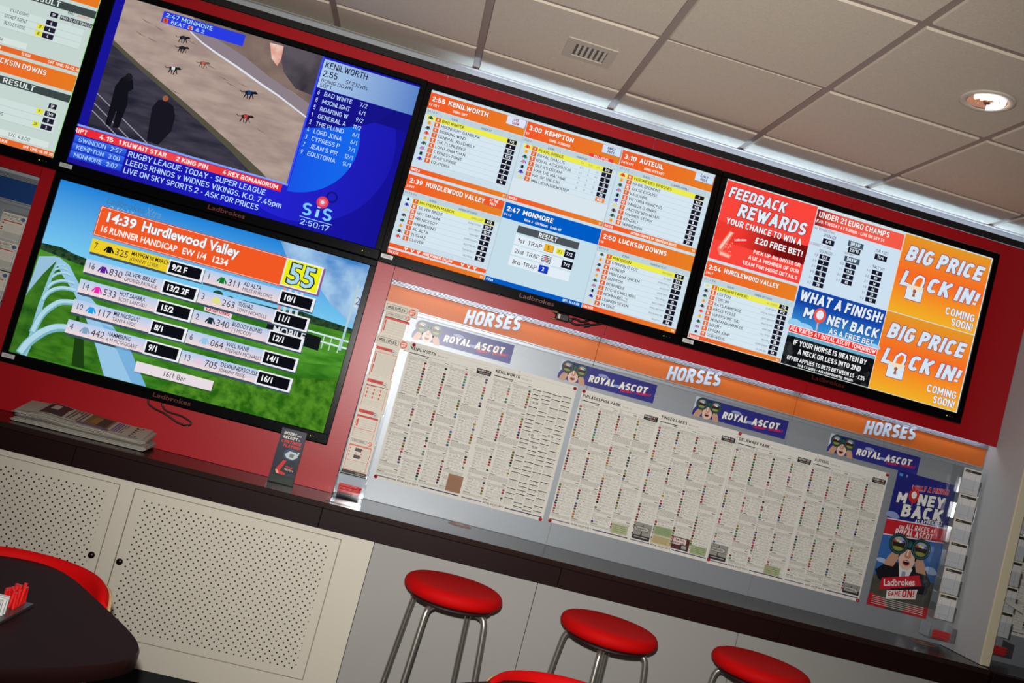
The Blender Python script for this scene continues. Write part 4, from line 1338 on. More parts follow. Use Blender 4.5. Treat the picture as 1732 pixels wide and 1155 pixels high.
def paint_results(F):
    F.rect(0, 0, SW, SH, (196, 212, 206), 0)
    for v0, nm in ((10, 'AUTEUIL'), (357, 'LUCKSIN DOWNS')):
        F.rect(0, v0, SW, v0 + 66, emg((240, 96, 44), (230, 122, 34), 0, 0.2, 0.6), 1)
        F.otext(nm, 1116, v0 + 12, 21, (245, 235, 225), (170, 80, 50), 2, w=212 if v0 > 100 else 110, bold=0.02, align='R')
        F.rect(850, v0 + 80, 1228, v0 + 110, (60, 70, 70), 1)
        F.text('RESULT', 1030, v0 + 84, 21, (220, 230, 226), 2, w=124, align='C', bold=0.02)
        F.rect(0, v0 + 312, SW, v0 + 334, (230, 104, 40), 1)
        for k in range(3):
            F.rect(850, v0 + 164 + k * 27, 1200, v0 + 190 + k * 27, (206, 222, 218), 1)
            F.rect(850, v0 + 190 + k * 27, 1200, v0 + 191 + k * 27, (160, 176, 172), 2)
        F.rect(850, v0 + 280, 1014 if v0 < 100 else 1198, v0 + 304, (214, 226, 222), 1)
        sp = 1077 if v0 < 100 else 1171

        def chip(u, v, t, w=42, c=(36, 30, 52)):
            F.rect(u - w / 2, v - 10, u + w / 2, v + 10, c, 2)
            F.text(t, u, v - 6, 12, (220, 230, 230) if c[0] < 100 else INK, 3, align='C', bold=0.02, xs=0.85)
        chip(sp, v0 + 141, 'SP', 30)
        if v0 < 100:
            for k, (t, f) in enumerate((('6', None), ('4', 'JF'), ('4', 'JF'))):
                chip(1077, 185 + k * 27, t)
                if f:
                    chip(1041, 184 + k * 27, f, 26, (226, 226, 60))
            for t, v in (('VIVACISSIMO', 184), ('SECRET AGENT', 211), ('BLEU ET ROSE', 238)):
                F.text(t, 990, v - 10, 13, (60, 66, 76), 3, align='R', xs=0.85)
            F.text('PMU', 1124, 120, 12, (60, 66, 76), 3, xs=0.9)
            F.text('dividends', 1160, 120, 12, (210, 120, 110), 3, xs=0.85)
            F.rect(1101, 143, 1230, 160, (70, 72, 80), 2)
            F.text('PMU  PLACE EXACTA', 1105, 146, 11, (225, 232, 230), 3, w=120)
            F.text('0.64', 925, 294, 13, (60, 66, 76), 3, align='R')
            F.text('1/5 1-2-3', 926, 327, 12, (250, 240, 230), 3, align='R', bold=0.02)
            F.text('13 RUN', 1004, 327, 12, (250, 240, 230), 3, bold=0.02, xs=0.8)
            F.text('OFF TIME: 14:42:16', 1106, 327, 12, (250, 240, 230), 3, bold=0.02, w=120)
        else:
            for k, (t, f) in enumerate((('13/8', 'F'), ('9', None), ('3', '2F'))):
                chip(1171, 531 + k * 26.5, t)
                if f:
                    chip(1130, 530 + k * 26, f, 26, (226, 226, 60))
            F.text('STARS', 1006, 574, 13, (60, 66, 76), 3, align='R')
            F.text('T/C  43.00', 1044, 642, 13, (60, 66, 76), 3, w=84)
            F.text('10 RUN', 1050, 674, 12, (250, 240, 230), 3, align='R', bold=0.02, xs=0.8)
            F.text('OFF TIME: 14:39:30', 1110, 674, 12, (250, 240, 230), 3, bold=0.02, w=114)
    F.rect(SW - 5, 0, SW, SH, (150, 226, 120), 4)
    F.rect(824, 0, 828, SH, (160, 180, 176), 4)


television(-1.4925, 2.586, 'wall television showing a greyhound race beside a blue price list', paint_greyhounds)
television(-1.4925, 1.823, 'lower left wall television showing racecourse rails and orange runner captions', paint_racecourse)
television(-0.213, 2.583, 'wall television with six panels of runners and odds lists', paint_results_list)
television(1.071, 2.583, 'rightmost wall television with red, blue and orange offer panels', paint_offers)
television(-2.772, 2.586, 'far left wall television cut by the frame, showing race results', paint_results, sticker=False)


# ------------------------------------------------------------------ display boards, header signs
def board(x0, x1, z0, z1, label):
    mb = MB()
    mb.box(x0 + 0.001, -0.004, z0, x1 - 0.001, 0.0, z1, SILVER, 0.0006)
    o = mb.build('display_board', None, ((x0 + x1) / 2, -0.002, z0))
    return tag(o, label, 'display board', 'silver display boards above the counter')


board(-0.168, BAYS[1], 0.901, 1.70, 'silver display board behind the first racing sheet, next to the red wall')
board(BAYS[1], BAYS[2], 0.901, 1.70, 'silver display board in the middle bay, behind the central racing sheets')
board(BAYS[2], 2.562, 0.901, 1.70, 'silver display board behind the binoculars poster, beside the fin wall')
board(2.61, 3.5, 0.891, 1.70, 'silver display board of the next bay, beyond the fin wall')
board(-3.0, -1.603, 0.901, 1.70, 'grey display board at the far left edge, beside the red frame')

ORANGE = pm((212, 106, 34), 0.45, noise=0.12, nscale=160)


def header(x0, x1, label, letters=None, col=None, deep=False):
    root = thing('header_sign', ((x0 + x1) / 2, -0.004, 1.70), label, 'sign', 'header signs along the top of the display boards')
    o = root.location
    mb = MB()
    mb.box(x0 + 0.001, -0.016, 1.704, x1 - 0.001, -0.0045, 1.785, col or ORANGE)
    mb.build('panel', root, o)
    mb = MB()
    for k in range(4):
        z = 1.7855 + k * 0.0052
        mb.prism([(-0.0045, z), (-0.022, z), (-0.0262, z + 0.0013), (-0.0262, z + 0.0036), (-0.022, z + 0.005), (-0.0045, z + 0.005)], 'x', x0 + 0.001, x1 - 0.001, ALU)
    mb.build('top_rail', root, o)
    mb = MB()
    for z0, z1, y in ((1.6985, 1.7035, -0.020), (1.686, 1.698, -0.014), (1.6835, 1.6855, -0.018)):
        mb.box(x0 + 0.001, y, z0, x1 - 0.001, -0.0045, z1, ALU, 0.0005)
    mb.build('bottom_rail', root, o)
    if letters:
        mb = MB()
        F = Flat(mb, letters, -0.0225, 1.785, lambda c: pm(c, 0.35), step=0.0004)
        k = dict(w=242, shear=0.22, rot=0.135)
        F.text('HORSES', 8, 20, 60, (132, 116, 140), 0, bold=0.045, **k)  # letters' shadow painted in: dull purple copy shifted right and down
        F.text('HORSES', 6, 18, 60, (206, 222, 238), 6, bold=0.045, **k)
        # letters are cut from plate: sides back to the panel
        F2 = Flat(mb, letters, -0.0165, 1.785, lambda c: pm(c, 0.35), step=0.0008)
        for j in range(1, 8):
            F2.text('HORSES', 6, 18, 60, (150, 160, 178), j, bold=0.043, **k)
        mb.build('lettering', root, o)
    return root


header(-0.168, BAYS[1], 'orange HORSES header sign on the left, above the first racing sheet', 0.158)
header(BAYS[1], BAYS[2], 'orange HORSES header sign in the middle, between the two panel joints', 1.058)
header(BAYS[2], 2.562, 'orange HORSES header sign on the right, next to the fin wall', 1.975)
header(2.61, 3.5, 'orange header sign of the next bay, beyond the fin wall')
header(-3.0, -1.603, 'dark blue header sign at the far left, under the cut-off television', col=pm((10, 62, 124), 0.45))


# strip lamps hidden above the header signs and on top of the cladding
def strip_lamp(x0, x1, y, z, label, strength, colr):
    root = thing('strip_lamp', ((x0 + x1) / 2, y, z), label, 'lamp', 'strip lamps hidden behind the red cladding')
    o = root.location
    key = ('lamp', strength, colr)
    if key not in _M:
        m, nt, out = newmat(key)
        e = nt.nodes.new('ShaderNodeEmission')
        e.inputs[0].default_value = colr
        e.inputs[1].default_value = strength
        nt.links.new(e.outputs[0], out.inputs[0])
    mb = MB()
    mb.tube([(x0, y, z), (x1, y, z)], 0.008, _M[key], 8)
    mb.build('tube', root, o)
    for a in (x0 - 0.02, x1):
        mb = MB()
        mb.tube([(a, y, z), (a + 0.02, y, z)], 0.010, pm((220, 220, 220), 0.5), 8)
        mb.build('end_cap', root, o)
    return root


COOL = (0.62, 0.82, 1.0, 1)
for a, b, t in ((-0.12, 0.72, 'left'), (0.77, 1.63, 'middle'), (1.68, 2.535, 'right')):
    strip_lamp(a, b, -0.052, 1.822, 'cool white strip lamp over the %s orange header sign' % t, 8.0, COOL)
    strip_lamp(a, b, -0.020, 2.655, 'cool white strip lamp on the red cladding, %s bay' % t, 22.0, (0.48, 0.74, 1.0, 1))
strip_lamp(2.63, 3.45, -0.052, 1.822, 'cool white strip lamp over the header sign beyond the fin wall', 8.0, COOL)


# ------------------------------------------------------------------ banners and poster
def prn(rough=0.3):
    return lambda c: pm(c, rough)


def binoculars(F, u, v, s, L, muzzle=True):
    """a pair of big lenses held up to a pale face, seen from the front"""
    if muzzle:
        F.poly([(u - 44 * s, v + 10 * s), (u + 46 * s, v + 10 * s), (u + 48 * s, v + 56 * s), (u + 34 * s, v + 96 * s), (u + 14 * s, v + 112 * s), (u - 14 * s, v + 112 * s), (u - 34 * s, v + 96 * s), (u - 46 * s, v + 56 * s)], (226, 190, 170), L)
        F.poly([(u - 11 * s, v + 12 * s), (u + 13 * s, v + 12 * s), (u + 18 * s, v + 50 * s), (u + 8 * s, v + 58 * s), (u - 8 * s, v + 58 * s), (u - 16 * s, v + 50 * s)], (190, 136, 112), L + 1)
        F.poly([(u - 6 * s, v + 14 * s), (u + 1 * s, v + 14 * s), (u + 3 * s, v + 46 * s), (u - 6 * s, v + 46 * s)], (240, 214, 198), L + 1.5)
        F.ell(u, v + 80 * s, 19 * s, 14 * s, (190, 66, 66), L + 1)
        F.ell(u, v + 79 * s, 14 * s, 9 * s, (30, 14, 16), L + 1.5)
        F.rect(u - 10 * s, v + 71 * s, u + 10 * s, v + 74 * s, (236, 230, 224), L + 2)
        for a in (-1, 1):
            F.poly([(u + a * 30 * s, v + 10 * s), (u + a * 62 * s, v + 20 * s), (u + a * 96 * s, v + 70 * s), (u + a * 110 * s, v + 112 * s), (u + a * 60 * s, v + 112 * s), (u + a * 40 * s, v + 60 * s)], (196, 150, 122), L)
            for q in range(3):
                F.band([(u + a * (34 + q * 9) * s, v + (24 + q * 10) * s), (u + a * (58 + q * 9) * s, v + (32 + q * 12) * s)], 2.4 * s, (150, 104, 82), L + 1)
    F.poly([(u - 34 * s, v - 36 * s), (u + 34 * s, v - 36 * s), (u + 26 * s, v + 16 * s), (u - 26 * s, v + 16 * s)], (22, 34, 38), L + 3)
    F.ell(u, v - 8 * s, 12 * s, 16 * s, (40, 92, 94), L + 4)
    for a in (-1, 1):
        cx = u + a * 58 * s
        F.ell(cx, v, 50 * s, 50 * s, (16, 34, 38), L + 4, n=36)
        F.ell(cx, v, 46 * s, 46 * s, (44, 96, 98), L + 5, n=36)
        F.ell(cx, v, 41 * s, 41 * s, (20, 22, 26), L + 6, n=36)
        F.ell(cx, v, 37 * s, 37 * s, (84, 92, 84), L + 7, n=36)
        F.ell(cx, v - 16 * s, 26 * s, 16 * s, (160, 168, 190), L + 8)
        F.poly([(cx - 34 * s, v - 6 * s), (cx + 34 * s, v - 8 * s), (cx + 30 * s, v + 14 * s), (cx - 30 * s, v + 14 * s)], (44, 34, 30), L + 9)
        F.ell(cx, v + 22 * s, 24 * s, 10 * s, (140, 150, 70), L + 8)
        for q, cc in enumerate(((214, 40, 44), (236, 220, 80), (230, 230, 236), (60, 90, 190))):
            F.ell(cx - 22 * s + q * 14 * s, v - 10 * s - (q % 2) * 5 * s, 7 * s, 5 * s, cc, L + 9.3 + q * 0.3)


def clouds(F, lst, L, c=(176, 186, 214)):
    for u, v, ru, rv in lst:
        F.ell(u, v, ru, rv, c, L)
        F.ell(u + ru * 0.5, v + rv * 0.35, ru * 0.7, rv * 0.7, c, L + 0.5)


def banner(x0, z1, label):
    mb = MB()
    W, H = 0.429, 0.081
    mb.box(x0, -0.0062, z1 - H, x0 + W, -0.005, z1, pm((48, 48, 130), 0.22))
    F = Flat(mb, x0, -0.0063, z1, prn(0.34), 0.00009)
    F.rect(0, 0, 429, 81, pm((44, 44, 132), 0.34, noise=0.25, nscale=14), 0)
    clouds(F, [(190, 24, 22, 7), (262, 50, 24, 6), (284, 40, 14, 5), (150, 40, 14, 6)], 1, (150, 160, 206))
    F.poly([(0, 0), (26, 0), (10, 40), (0, 60)], (200, 206, 224), 1)
    binoculars(F, 64, 26, 0.54, 2)
    F.otext('ROYAL', 132, 34, 30, (240, 238, 232), (24, 22, 60), 13, w=118, bold=0.05, shear=0.2, rot=0.06)
    F.otext('ASCOT', 266, 27, 31, (240, 238, 232), (24, 22, 60), 13, w=128, bold=0.05, shear=0.2, rot=0.06)
    F.text('TUESDAY - SATURDAY', 276, 58, 11, (236, 22, 30), 15, w=138, bold=0.03, shear=0.2, rot=0.10)
    o = mb.build('banner', None, (x0, -0.005, z1 - H))
    tag(o, label, 'banner', 'blue binocular banners under the header signs')


banner(-0.030, 1.676, 'blue binocular banner under the left HORSES sign, above the first racing sheet')
banner(0.610, 1.674, 'blue binocular banner above the PHILADELPHIA PARK heading')
banner(1.218, 1.674, 'blue binocular banner above the DELAWARE PARK heading')
banner(1.846, 1.674, 'blue binocular banner touching the top of the money back poster')


def poster():
    mb = MB()
    x0, z1, W, H = 2.186, 1.5945, 0.284, 0.602
    mb.box(x0, -0.0082, z1 - H, x0 + W, -0.007, z1, pm((40, 50, 120), 0.25))
    F = Flat(mb, x0, -0.0083, z1, prn(0.25), 0.00009)
    F.rect(0, 0, 284, 602, pm((36, 38, 122), 0.25, noise=0.2, nscale=12), 0)
    clouds(F, [(20, 196, 30, 14), (230, 192, 20, 8)], 1, (140, 156, 206))
    F.rect(10, 10, 26, 22, (60, 150, 220), 2)
    F.rect(40, 10, 52, 22, (60, 80, 160), 2)
    F.text('f', 44, 11, 10, (230, 230, 240), 3)
    F.otext('WHAT A FINISH', 80, 48, 22, (206, 30, 44), (236, 214, 220), 2, w=176, bold=0.05, shear=0.2, rot=0.12, ow=0.04)
    F.otext('M', 24, 92, 46, (240, 236, 232), (22, 22, 70), 2, w=50, bold=0.05, shear=0.15, rot=0.1)
    F.ell(98, 92, 24, 32, (206, 44, 44), 4)
    F.ell(98, 88, 12, 16, (240, 236, 232), 5)
    F.rect(95, 118, 100, 148, (170, 90, 96), 3)
    F.otext('NEY', 120, 78, 50, (240, 236, 232), (22, 22, 70), 2, w=132, bold=0.05, shear=0.15, rot=0.1)
    F.otext('BACK', 58, 138, 56, (240, 236, 232), (22, 22, 70), 2, w=198, bold=0.05, shear=0.15, rot=0.1)
    F.text('AS A', 130, 190, 16, (240, 236, 232), 3, w=40, shear=0.15, rot=0.1, bold=0.03)
    F.text('FREE BET', 172, 178, 20, (240, 236, 232), 3, w=88, shear=0.15, rot=0.1, bold=0.03)
    F.poly([(0, 214), (284, 192), (284, 262), (0, 290)], (226, 216, 222), 2)
    F.poly([(0, 219), (284, 197), (284, 257), (0, 285)], (196, 34, 48), 3)
    F.text('ON', 64, 232, 16, (240, 228, 226), 4, w=26, shear=0.15, rot=0.09, bold=0.03)
    F.text('ALL RACES', 94, 220, 24, (240, 228, 226), 4, w=112, shear=0.15, rot=0.09, bold=0.03)
    F.text('AT', 212, 214, 16, (240, 228, 226), 4, w=22, shear=0.15, rot=0.09, bold=0.03)
    F.text('ROYAL ASCOT', 52, 250, 27, (240, 228, 226), 4, w=178, shear=0.15, rot=0.09, bold=0.04)
    F.text('AT YOUR HORSE IS BEATEN BY A NECK OR LESS INTO 2ND', 34, 273, 7, (60, 20, 30), 4, w=216, shear=0.15, rot=0.09, bold=0.03)
    F.poly([(0, 292), (284, 264), (284, 602), (0, 602)], pm((56, 104, 172), 0.25, noise=0.3, nscale=9), 1)
    clouds(F, [(250, 392, 30, 16), (20, 400, 24, 10)], 2, (170, 190, 220))
    F.poly([(0, 470), (60, 430), (140, 470), (284, 440), (284, 602), (0, 602)], pm((78, 74, 66), 0.3, noise=0.6, nscale=70), 2)
    F.poly([(2, 446), (50, 398), (106, 392), (116, 402), (160, 404), (172, 392), (232, 396), (268, 446), (258, 500), (110, 520), (24, 480)], (24, 24, 32), 3)
    F.poly([(104, 402), (134, 372), (170, 408), (146, 490), (128, 490)], (230, 228, 230), 4)
    F.poly([(126, 424), (142, 424), (150, 484), (134, 498), (120, 484)], (150, 156, 170), 5)
    binoculars(F, 134, 312, 0.92, 6)
    F.poly([(40, 474), (206, 424), (228, 466), (40, 526)], (204, 30, 46), 18)
    F.text('Ladbrokes', 56, 478, 28, (244, 238, 238), 19, w=146, rot=0.24, bold=0.02, font='gill')
    F.poly([(76, 522), (214, 486), (214, 530), (80, 558)], (232, 226, 222), 18)
    F.text('GAME', 86, 522, 24, (200, 40, 44), 19, w=60, shear=0.15, rot=0.22, bold=0.03)
    F.text('ON!', 150, 502, 34, (200, 40, 44), 19, w=60, shear=0.15, rot=0.22, bold=0.04)
    F.poly([(0, 548), (60, 556), (100, 590), (80, 602), (0, 602)], pm((176, 34, 40), 0.3, noise=0.5, nscale=50), 4)
    F.poly([(180, 570), (284, 550), (284, 602), (170, 602)], pm((176, 40, 44), 0.3, noise=0.5, nscale=50), 4)
    for k in range(5):
        F.rect(18, 556 + k * 8, 262, 558.4 + k * 8, (206, 200, 196), 20)
    o = mb.build('poster', None, (x0, -0.007, z1 - H))
    tag(o, 'tall money back poster with a suited figure raising binoculars', 'poster')


poster()


# ------------------------------------------------------------------ racing sheets pinned to the boards
SILKS = [(150, 40, 40), (60, 90, 140), (90, 120, 60), (170, 130, 40), (60, 50, 90), (40, 40, 46), (190, 110, 100), (90, 150, 120), (180, 60, 110), (120, 60, 40), (60, 110, 60), (150, 60, 50)]
GREY1 = (128, 122, 112)
GREY2 = (70, 66, 62)


def page(F, u0, u1, v0, v1, title, style, r, marks=None):
    """one newspaper page: heading, four columns of tiny print, racing silks, race bars"""
    F.text(title, u0 + 8, v0 + 19, 13, (30, 28, 28), 1, bold=0.035, font='slab', track=0.03)
    tw = sum(glyph(c, 0.035, 'slab')[2] + 0.03 for c in title) * 13
    F.text('(USA)  2.20 - 6.15', u0 + 14 + tw, v0 + 26, 5.5, (110, 106, 100), 1, xs=0.9)
    F.rect(u0 + 10, v0 + 14, u1 - 10, v0 + 14.6, (170, 164, 150), 1)
    if style == 'grid':
        tw = -999
    pw, ph = 62, 22
    if tw > 0:
        F.rect(u1 - pw - 6, v0 + 34, u1 - 6, v0 + 34 + ph, (46, 44, 44), 3)
        F.text('RACING P', u1 - pw - 2, v0 + 37, 7.5, (225, 220, 214), 4, w=34, bold=0.03)
        F.ell(u1 - pw + 35, v0 + 41, 3.2, 3.6, (190, 50, 40), 5)
        F.text('ST', u1 - pw + 39, v0 + 37, 7.5, (225, 220, 214), 4, w=11, bold=0.03)
        F.text('YOUR BEST BETS', u1 - pw + 6, v0 + 48, 4.5, (210, 205, 198), 4, w=44)
    cols = 4
    cw = (u1 - u0 - 12) / cols
    for c in range(cols):
        a = u0 + 6 + c * cw
        b = a + cw - 4
        v = v0 + 44
        if style == 'grid' and c >= 2:
            # results grid of black bars
            for h in (0, 1):
                x0 = a + h * cw / 2
                x1 = x0 + cw / 2 - 6
                vv = v + 10 + r.uniform(0, 6)
                while vv < v1 - 26:
                    F.rect(x0, vv, x1, vv + 3.2, (60, 56, 54), 1)
                    n = r.choice((1, 1, 2, 5, 6))
                    vv += 7
                    for k in range(n):
                        if vv > v1 - 26:
                            break
                        q = x0
                        while q < x1 - 6:
                            l = r.uniform(4, 13)
                            F.rect(q, vv, min(q + l, x1), vv + 1.3, (160, 154, 143), 1)
                            q += l + 2.5
                        vv += 4.2
                    vv += 5
            continue
        F.rect(a, v, b, v + (3.6 if c == 0 else 0.7), (74, 70, 66), 1)
        v += 7
        seg = 0
        while v < v1 - 30:
            F.text('%d.%02d' % (r.randint(1, 7), r.choice((5, 10, 20, 35, 45, 50))), a + 1, v, 4.2, (80, 76, 72), 1)
            F.rect(b - 18, v, b - 2, v + 2.6, (90, 86, 80), 1)
            v += 8
            # race conditions
            for k in range(3):
                q = a
                while q < b - 5:
                    l = r.uniform(3, 12)
                    F.rect(q, v, min(q + l, b), v + 1.4, (160, 154, 143), 1)
                    q += l + 1.6
                v += 3.4
            n = r.randint(6, 13)
            for k in range(n):
                if v > v1 - 42:
                    break
                side = (b - 13) if style != 'left' else a
                col = r.choice(SILKS)
                if style == 'left':
                    s0, s1 = a + 14, b
                else:
                    s0, s1 = a + 6, b - 16
                if r.random() < 0.86:
                    F.poly([(side + 1.6, v), (side + 8.6, v), (side + 11, v + 4), (side + 9, v + 9), (side + 1.2, v + 9), (side - .6, v + 4)], col, 1)
                    if r.random() < 0.5:
                        F.rect(side + 3.4, v + 2, side + 6, v + 6, r.choice(SILKS), 2)
                else:
                    F.poly([(side + 2, v), (side + 4, v), (side + 8, v + 7), (side + 5, v + 7)], col, 1)
                for t in range(2):
                    q = s0
                    while q < s1 - 4:
                        l = r.uniform(4, 15)
                        dk = (128, 122, 115) if (t == 0 and q < s0 + 18) else (182, 177, 166)
                        F.rect(q, v + t * 4.4, min(q + l, s1), v + t * 4.4 + 1.7, dk, 1)
                        q += l + r.choice((2, 2, 9))
                v += 11.4
            m = r.randint(3, 9)
            F.rect(a, v, a + 30, v + 2.4, (96, 90, 84), 1)
            v += 5
            for k in range(m):
                if v > v1 - 26:
                    break
                q = a
                while q < b - 4:
                    l = r.uniform(4, 16)
                    F.rect(q, v, min(q + l, b), v + 1.5, (168, 162, 152), 1)
                    q += l + 1.8
                v += 3.1
            v += 5
    # foot line
    f = v1 - 17
    F.rect(u0 + 6, f, u0 + 92, f + 4.2, (88, 66, 104), 1)
    F.rect(u0 + 10, f + 1.3, u0 + 88, f + 2.6, (170, 160, 176), 2)
    F.text('ROYAL ASCOT DAY 1', u0 + 98, f - 2, 7.5, (60, 56, 56), 1, w=88, bold=0.02)
    F.rect(u0 + 194, f, u1 - 6, f + 4.2, (70, 60, 110), 1)
    for u in (u0 + 50, u0 + 140, u1 - 70):
        F.rect(u, f + 8, u + 14, f + 9.4, (190, 160, 120), 1)


def signpost_ad(F, u, v, w=78, h=66):
    F.rect(u, v, u + w, v + h, (150, 146, 138), 3)
    F.rect(u, v + h - 18, u + w, v + h, (58, 56, 56), 4)
    F.rect(u + 34, v + 6, u + 40, v + h - 18, (80, 78, 76), 4)
    F.poly([(u + 4, v + 14), (u + 60, v + 14), (u + 72, v + 24), (u + 60, v + 34), (u + 4, v + 34)], (90, 88, 86), 5)
    F.poly([(u + 6, v + 16), (u + 58, v + 16), (u + 69, v + 24), (u + 58, v + 32), (u + 6, v + 32)], (190, 186, 178), 6)
    F.text('Signposts', u + 8, v + 19, 9, (50, 48, 48), 7, w=48, bold=0.02)
    F.rect(u + 8, v + h - 12, u + w - 8, v + h - 9, (180, 176, 170), 5)


def small_ad(F, u, v, w, h, c, lines=4):
    F.rect(u, v, u + w, v + h, c, 3)
    for k in range(lines):
        F.rect(u + 6, v + 5 + k * (h - 8) / lines, u + w - 6, v + 6.4 + k * (h - 8) / lines, tuple(int(q * 0.6) for q in c), 4)


def sheet(x0, x1, z0, z1, pages, label, extra):
    mb = MB()
    # thin folded sheet with a crease and very slight bow
    nx = 24
    W = x1 - x0
    mb.box(x0, -0.0062, z0, x1, -0.005, z1, NEWSPRINT)
    F = Flat(mb, x0, -0.0063, z1, lambda c: pm(c, 0.8, spec=0.2), 0.00008)
    H = (z1 - z0) * 1000
    r = random.Random(int(x0 * 1000) + 91)
    for (u0, u1, t, st) in pages:
        page(F, u0, u1, 0, H, t, st, r)
    extra(F, W * 1000, H)
    o = mb.build('racing_sheet', None, ((x0 + x1) / 2, -0.005, z0))
    tag(o, label, 'newspaper', 'racing newspaper sheets pinned to the boards')


def ex_kenil(F, W, H):
    F.rect(296, H - 96, 364, H - 22, NEWSPRINT, 5)
    F.rect(298, H - 96, 362, H - 24, pm((158, 118, 90), 0.8, noise=0.12, nscale=120), 6)
    for k in range(11):
        F.rect(302, H - 88 + k * 5.4, 358, H - 87 + k * 5.4, (132, 96, 74), 7)
    for t, u, v in (('10.50', 560, 110), ('11.25', 578, 244), ('12.00', 606, 290), ('12.35', 660, 230)):
        F.rect(u - 4, v - 5, u + 40, v + 15, NEWSPRINT, 5)
        F.text(t, u, v, 9.5, (40, 38, 38), 6, bold=0.02)


def ex_phil(F, W, H):
    small_ad(F, 270, H - 62, 72, 40, (176, 182, 140))
    signpost_ad(F, 366, H - 92, 78, 70)
    small_ad(F, 452, H - 98, 82, 38, (158, 176, 130), 6)
    small_ad(F, 452, H - 58, 82, 36, (206, 186, 140), 6)
    F.rect(542, H - 74, 620, H - 22, (92, 50, 50), 3)
    F.rect(546, H - 70, 604, H - 42, (220, 206, 196), 4)
    F.text('The live', 548, H - 68, 9, (120, 50, 50), 5, w=48, bold=0.02)
    F.text('show one', 548, H - 55, 9, (120, 50, 50), 5, w=48, bold=0.02)
    F.rect(582, H - 46, 616, H - 24, (60, 56, 56), 5)
    F.rect(588, H - 43, 610, H - 28, (160, 156, 150), 6)
    small_ad(F, 628, H - 56, 72, 36, (162, 176, 130))


def ex_del(F, W, H):
    signpost_ad(F, 2, H - 90, 78, 68)
    small_ad(F, 256, H - 56, 74, 38, (172, 178, 136))
    signpost_ad(F, W - 84, H - 66, 78, 42)


sheet(-0.026, 0.7045, 0.992, 1.578, [(0, 366, 'KENILWORTH', 'right'), (368, 730, 'KENILWORTH', 'grid')], 'racing sheet with two KENILWORTH headings and a brown photo box', ex_kenil)
sheet(0.7285, 1.4395, 0.996, 1.574, [(0, 356, 'PHILADELPHIA PARK', 'left'), (356, 711, 'FINGER LAKES', 'left')], 'racing sheet headed PHILADELPHIA PARK and FINGER LAKES', ex_phil)
sheet(1.4405, 2.149, 0.993, 1.570, [(0, 354, 'DELAWARE PARK', 'left'), (354, 708, 'AUTEUIL', 'left')], 'racing sheet headed DELAWARE PARK and AUTEUIL', ex_del)
sheet(2.845, 3.45, 1.02, 1.574, [(0, 302, 'THIRSK', 'left'), (302, 604, 'WINDSOR', 'left')], 'racing sheet of the next bay, glimpsed beyond the fin wall', lambda F, W, H: None)

# push pins
PINM = pm((170, 14, 26), 0.12, coat=0.6)
mb = MB()
prof = [(0.0, 0.0115), (0.003, 0.011), (0.0062, 0.0085), (0.0078, 0.005), (0.0078, 0.003), (0.0065, 0.0005), (0, 0.0)]
mb.lathe(prof, PINM, 20, 0, 0, 0, axis='y')
hm = mb.build('head', None)
pm_ = MB()
pm_.tube([(0, 0, 0), (0, 0.0065, 0)], 0.0007, CHROME, 6)
nm = pm_.build('needle', None)
COL.objects.unlink(hm)
COL.objects.unlink(nm)
proto = thing('push_pin', (0, 0, 0), 'red ball push pin', 'push pin', 'red push pins holding the racing sheets')
COL.objects.link(hm)
COL.objects.link(nm)
hm.parent = proto
nm.parent = proto
PINS = [(-0.010, 1.567, 'red push pin at the top left corner of the KENILWORTH sheet'), (0.695, 1.567, 'red push pin at the top right corner of the KENILWORTH sheet'),
        (0.736, 1.566, 'red push pin beside the PHILADELPHIA PARK heading, at its sheet corner'), (-0.018, 1.001, 'red push pin at the lower left of the KENILWORTH sheet, near the pen tray'),
        (0.694, 0.998, 'red push pin at the lower right corner of the KENILWORTH sheet'), (0.735, 1.003, 'red push pin at the lower left corner of the PHILADELPHIA PARK sheet'),
        (1.4455, 1.566, 'red push pin beside the DELAWARE PARK heading'), (1.4455, 1.010, 'red push pin low down between the FINGER LAKES and DELAWARE PARK pages'),
        (2.141, 1.561, 'red push pin at the top right corner of the AUTEUIL page'), (2.142, 0.999, 'red push pin at the lower right corner of the AUTEUIL page, near the poster'),
        (2.852, 1.03, 'red push pin beyond the fin wall, at the foot of the next sheet')]
for i, (x, z, lb) in enumerate(PINS):
    if i == 0:
        proto.location = (x, -0.0064, z)
        proto['label'] = lb
    else:
        dup(proto, (x, -0.0064, z), lb)


# ------------------------------------------------------------------ leaflet racks
def leaflet(x0, z0, wd, ht, y, painter, label, group, headh=0.0):
    """a thin stack of printed slips"""
    mb = MB()
    if headh:
        mb.box(x0, y, z0 + ht - headh, x0 + wd, y + 0.004, z0 + ht, PAPER, 0.0004)
        mb.box(x0 + 0.008, y, z0, x0 + wd - 0.032, y + 0.004, z0 + ht - headh, PAPER, 0.0004)
    else:
        mb.box(x0, y, z0, x0 + wd, y + 0.004, z0 + ht, PAPER, 0.0004)
    F = Flat(mb, x0, y - 0.0001, z0 + ht, lambda c: pm(c, 0.55), 0.00008)
    painter(F, wd * 1000, ht * 1000)
    o = mb.build('leaflet', None, (x0 + wd / 2, y, z0))
    return tag(o, label, 'leaflet', group)


SRED = (222, 48, 38)


def bet_badge(F, u, v, r, c=(228, 92, 56), L=3):
    F.ell(u, v, r, r, c, L)
    F.text('BET', u, v - r * 0.05, r * 0.62, (246, 238, 230), L + 1, align='C', bold=0.06, xs=0.85)
    F.rect(u - r * 0.7, v - r * 0.5, u + r * 0.7, v - r * 0.25, (246, 225, 215), L + 1)


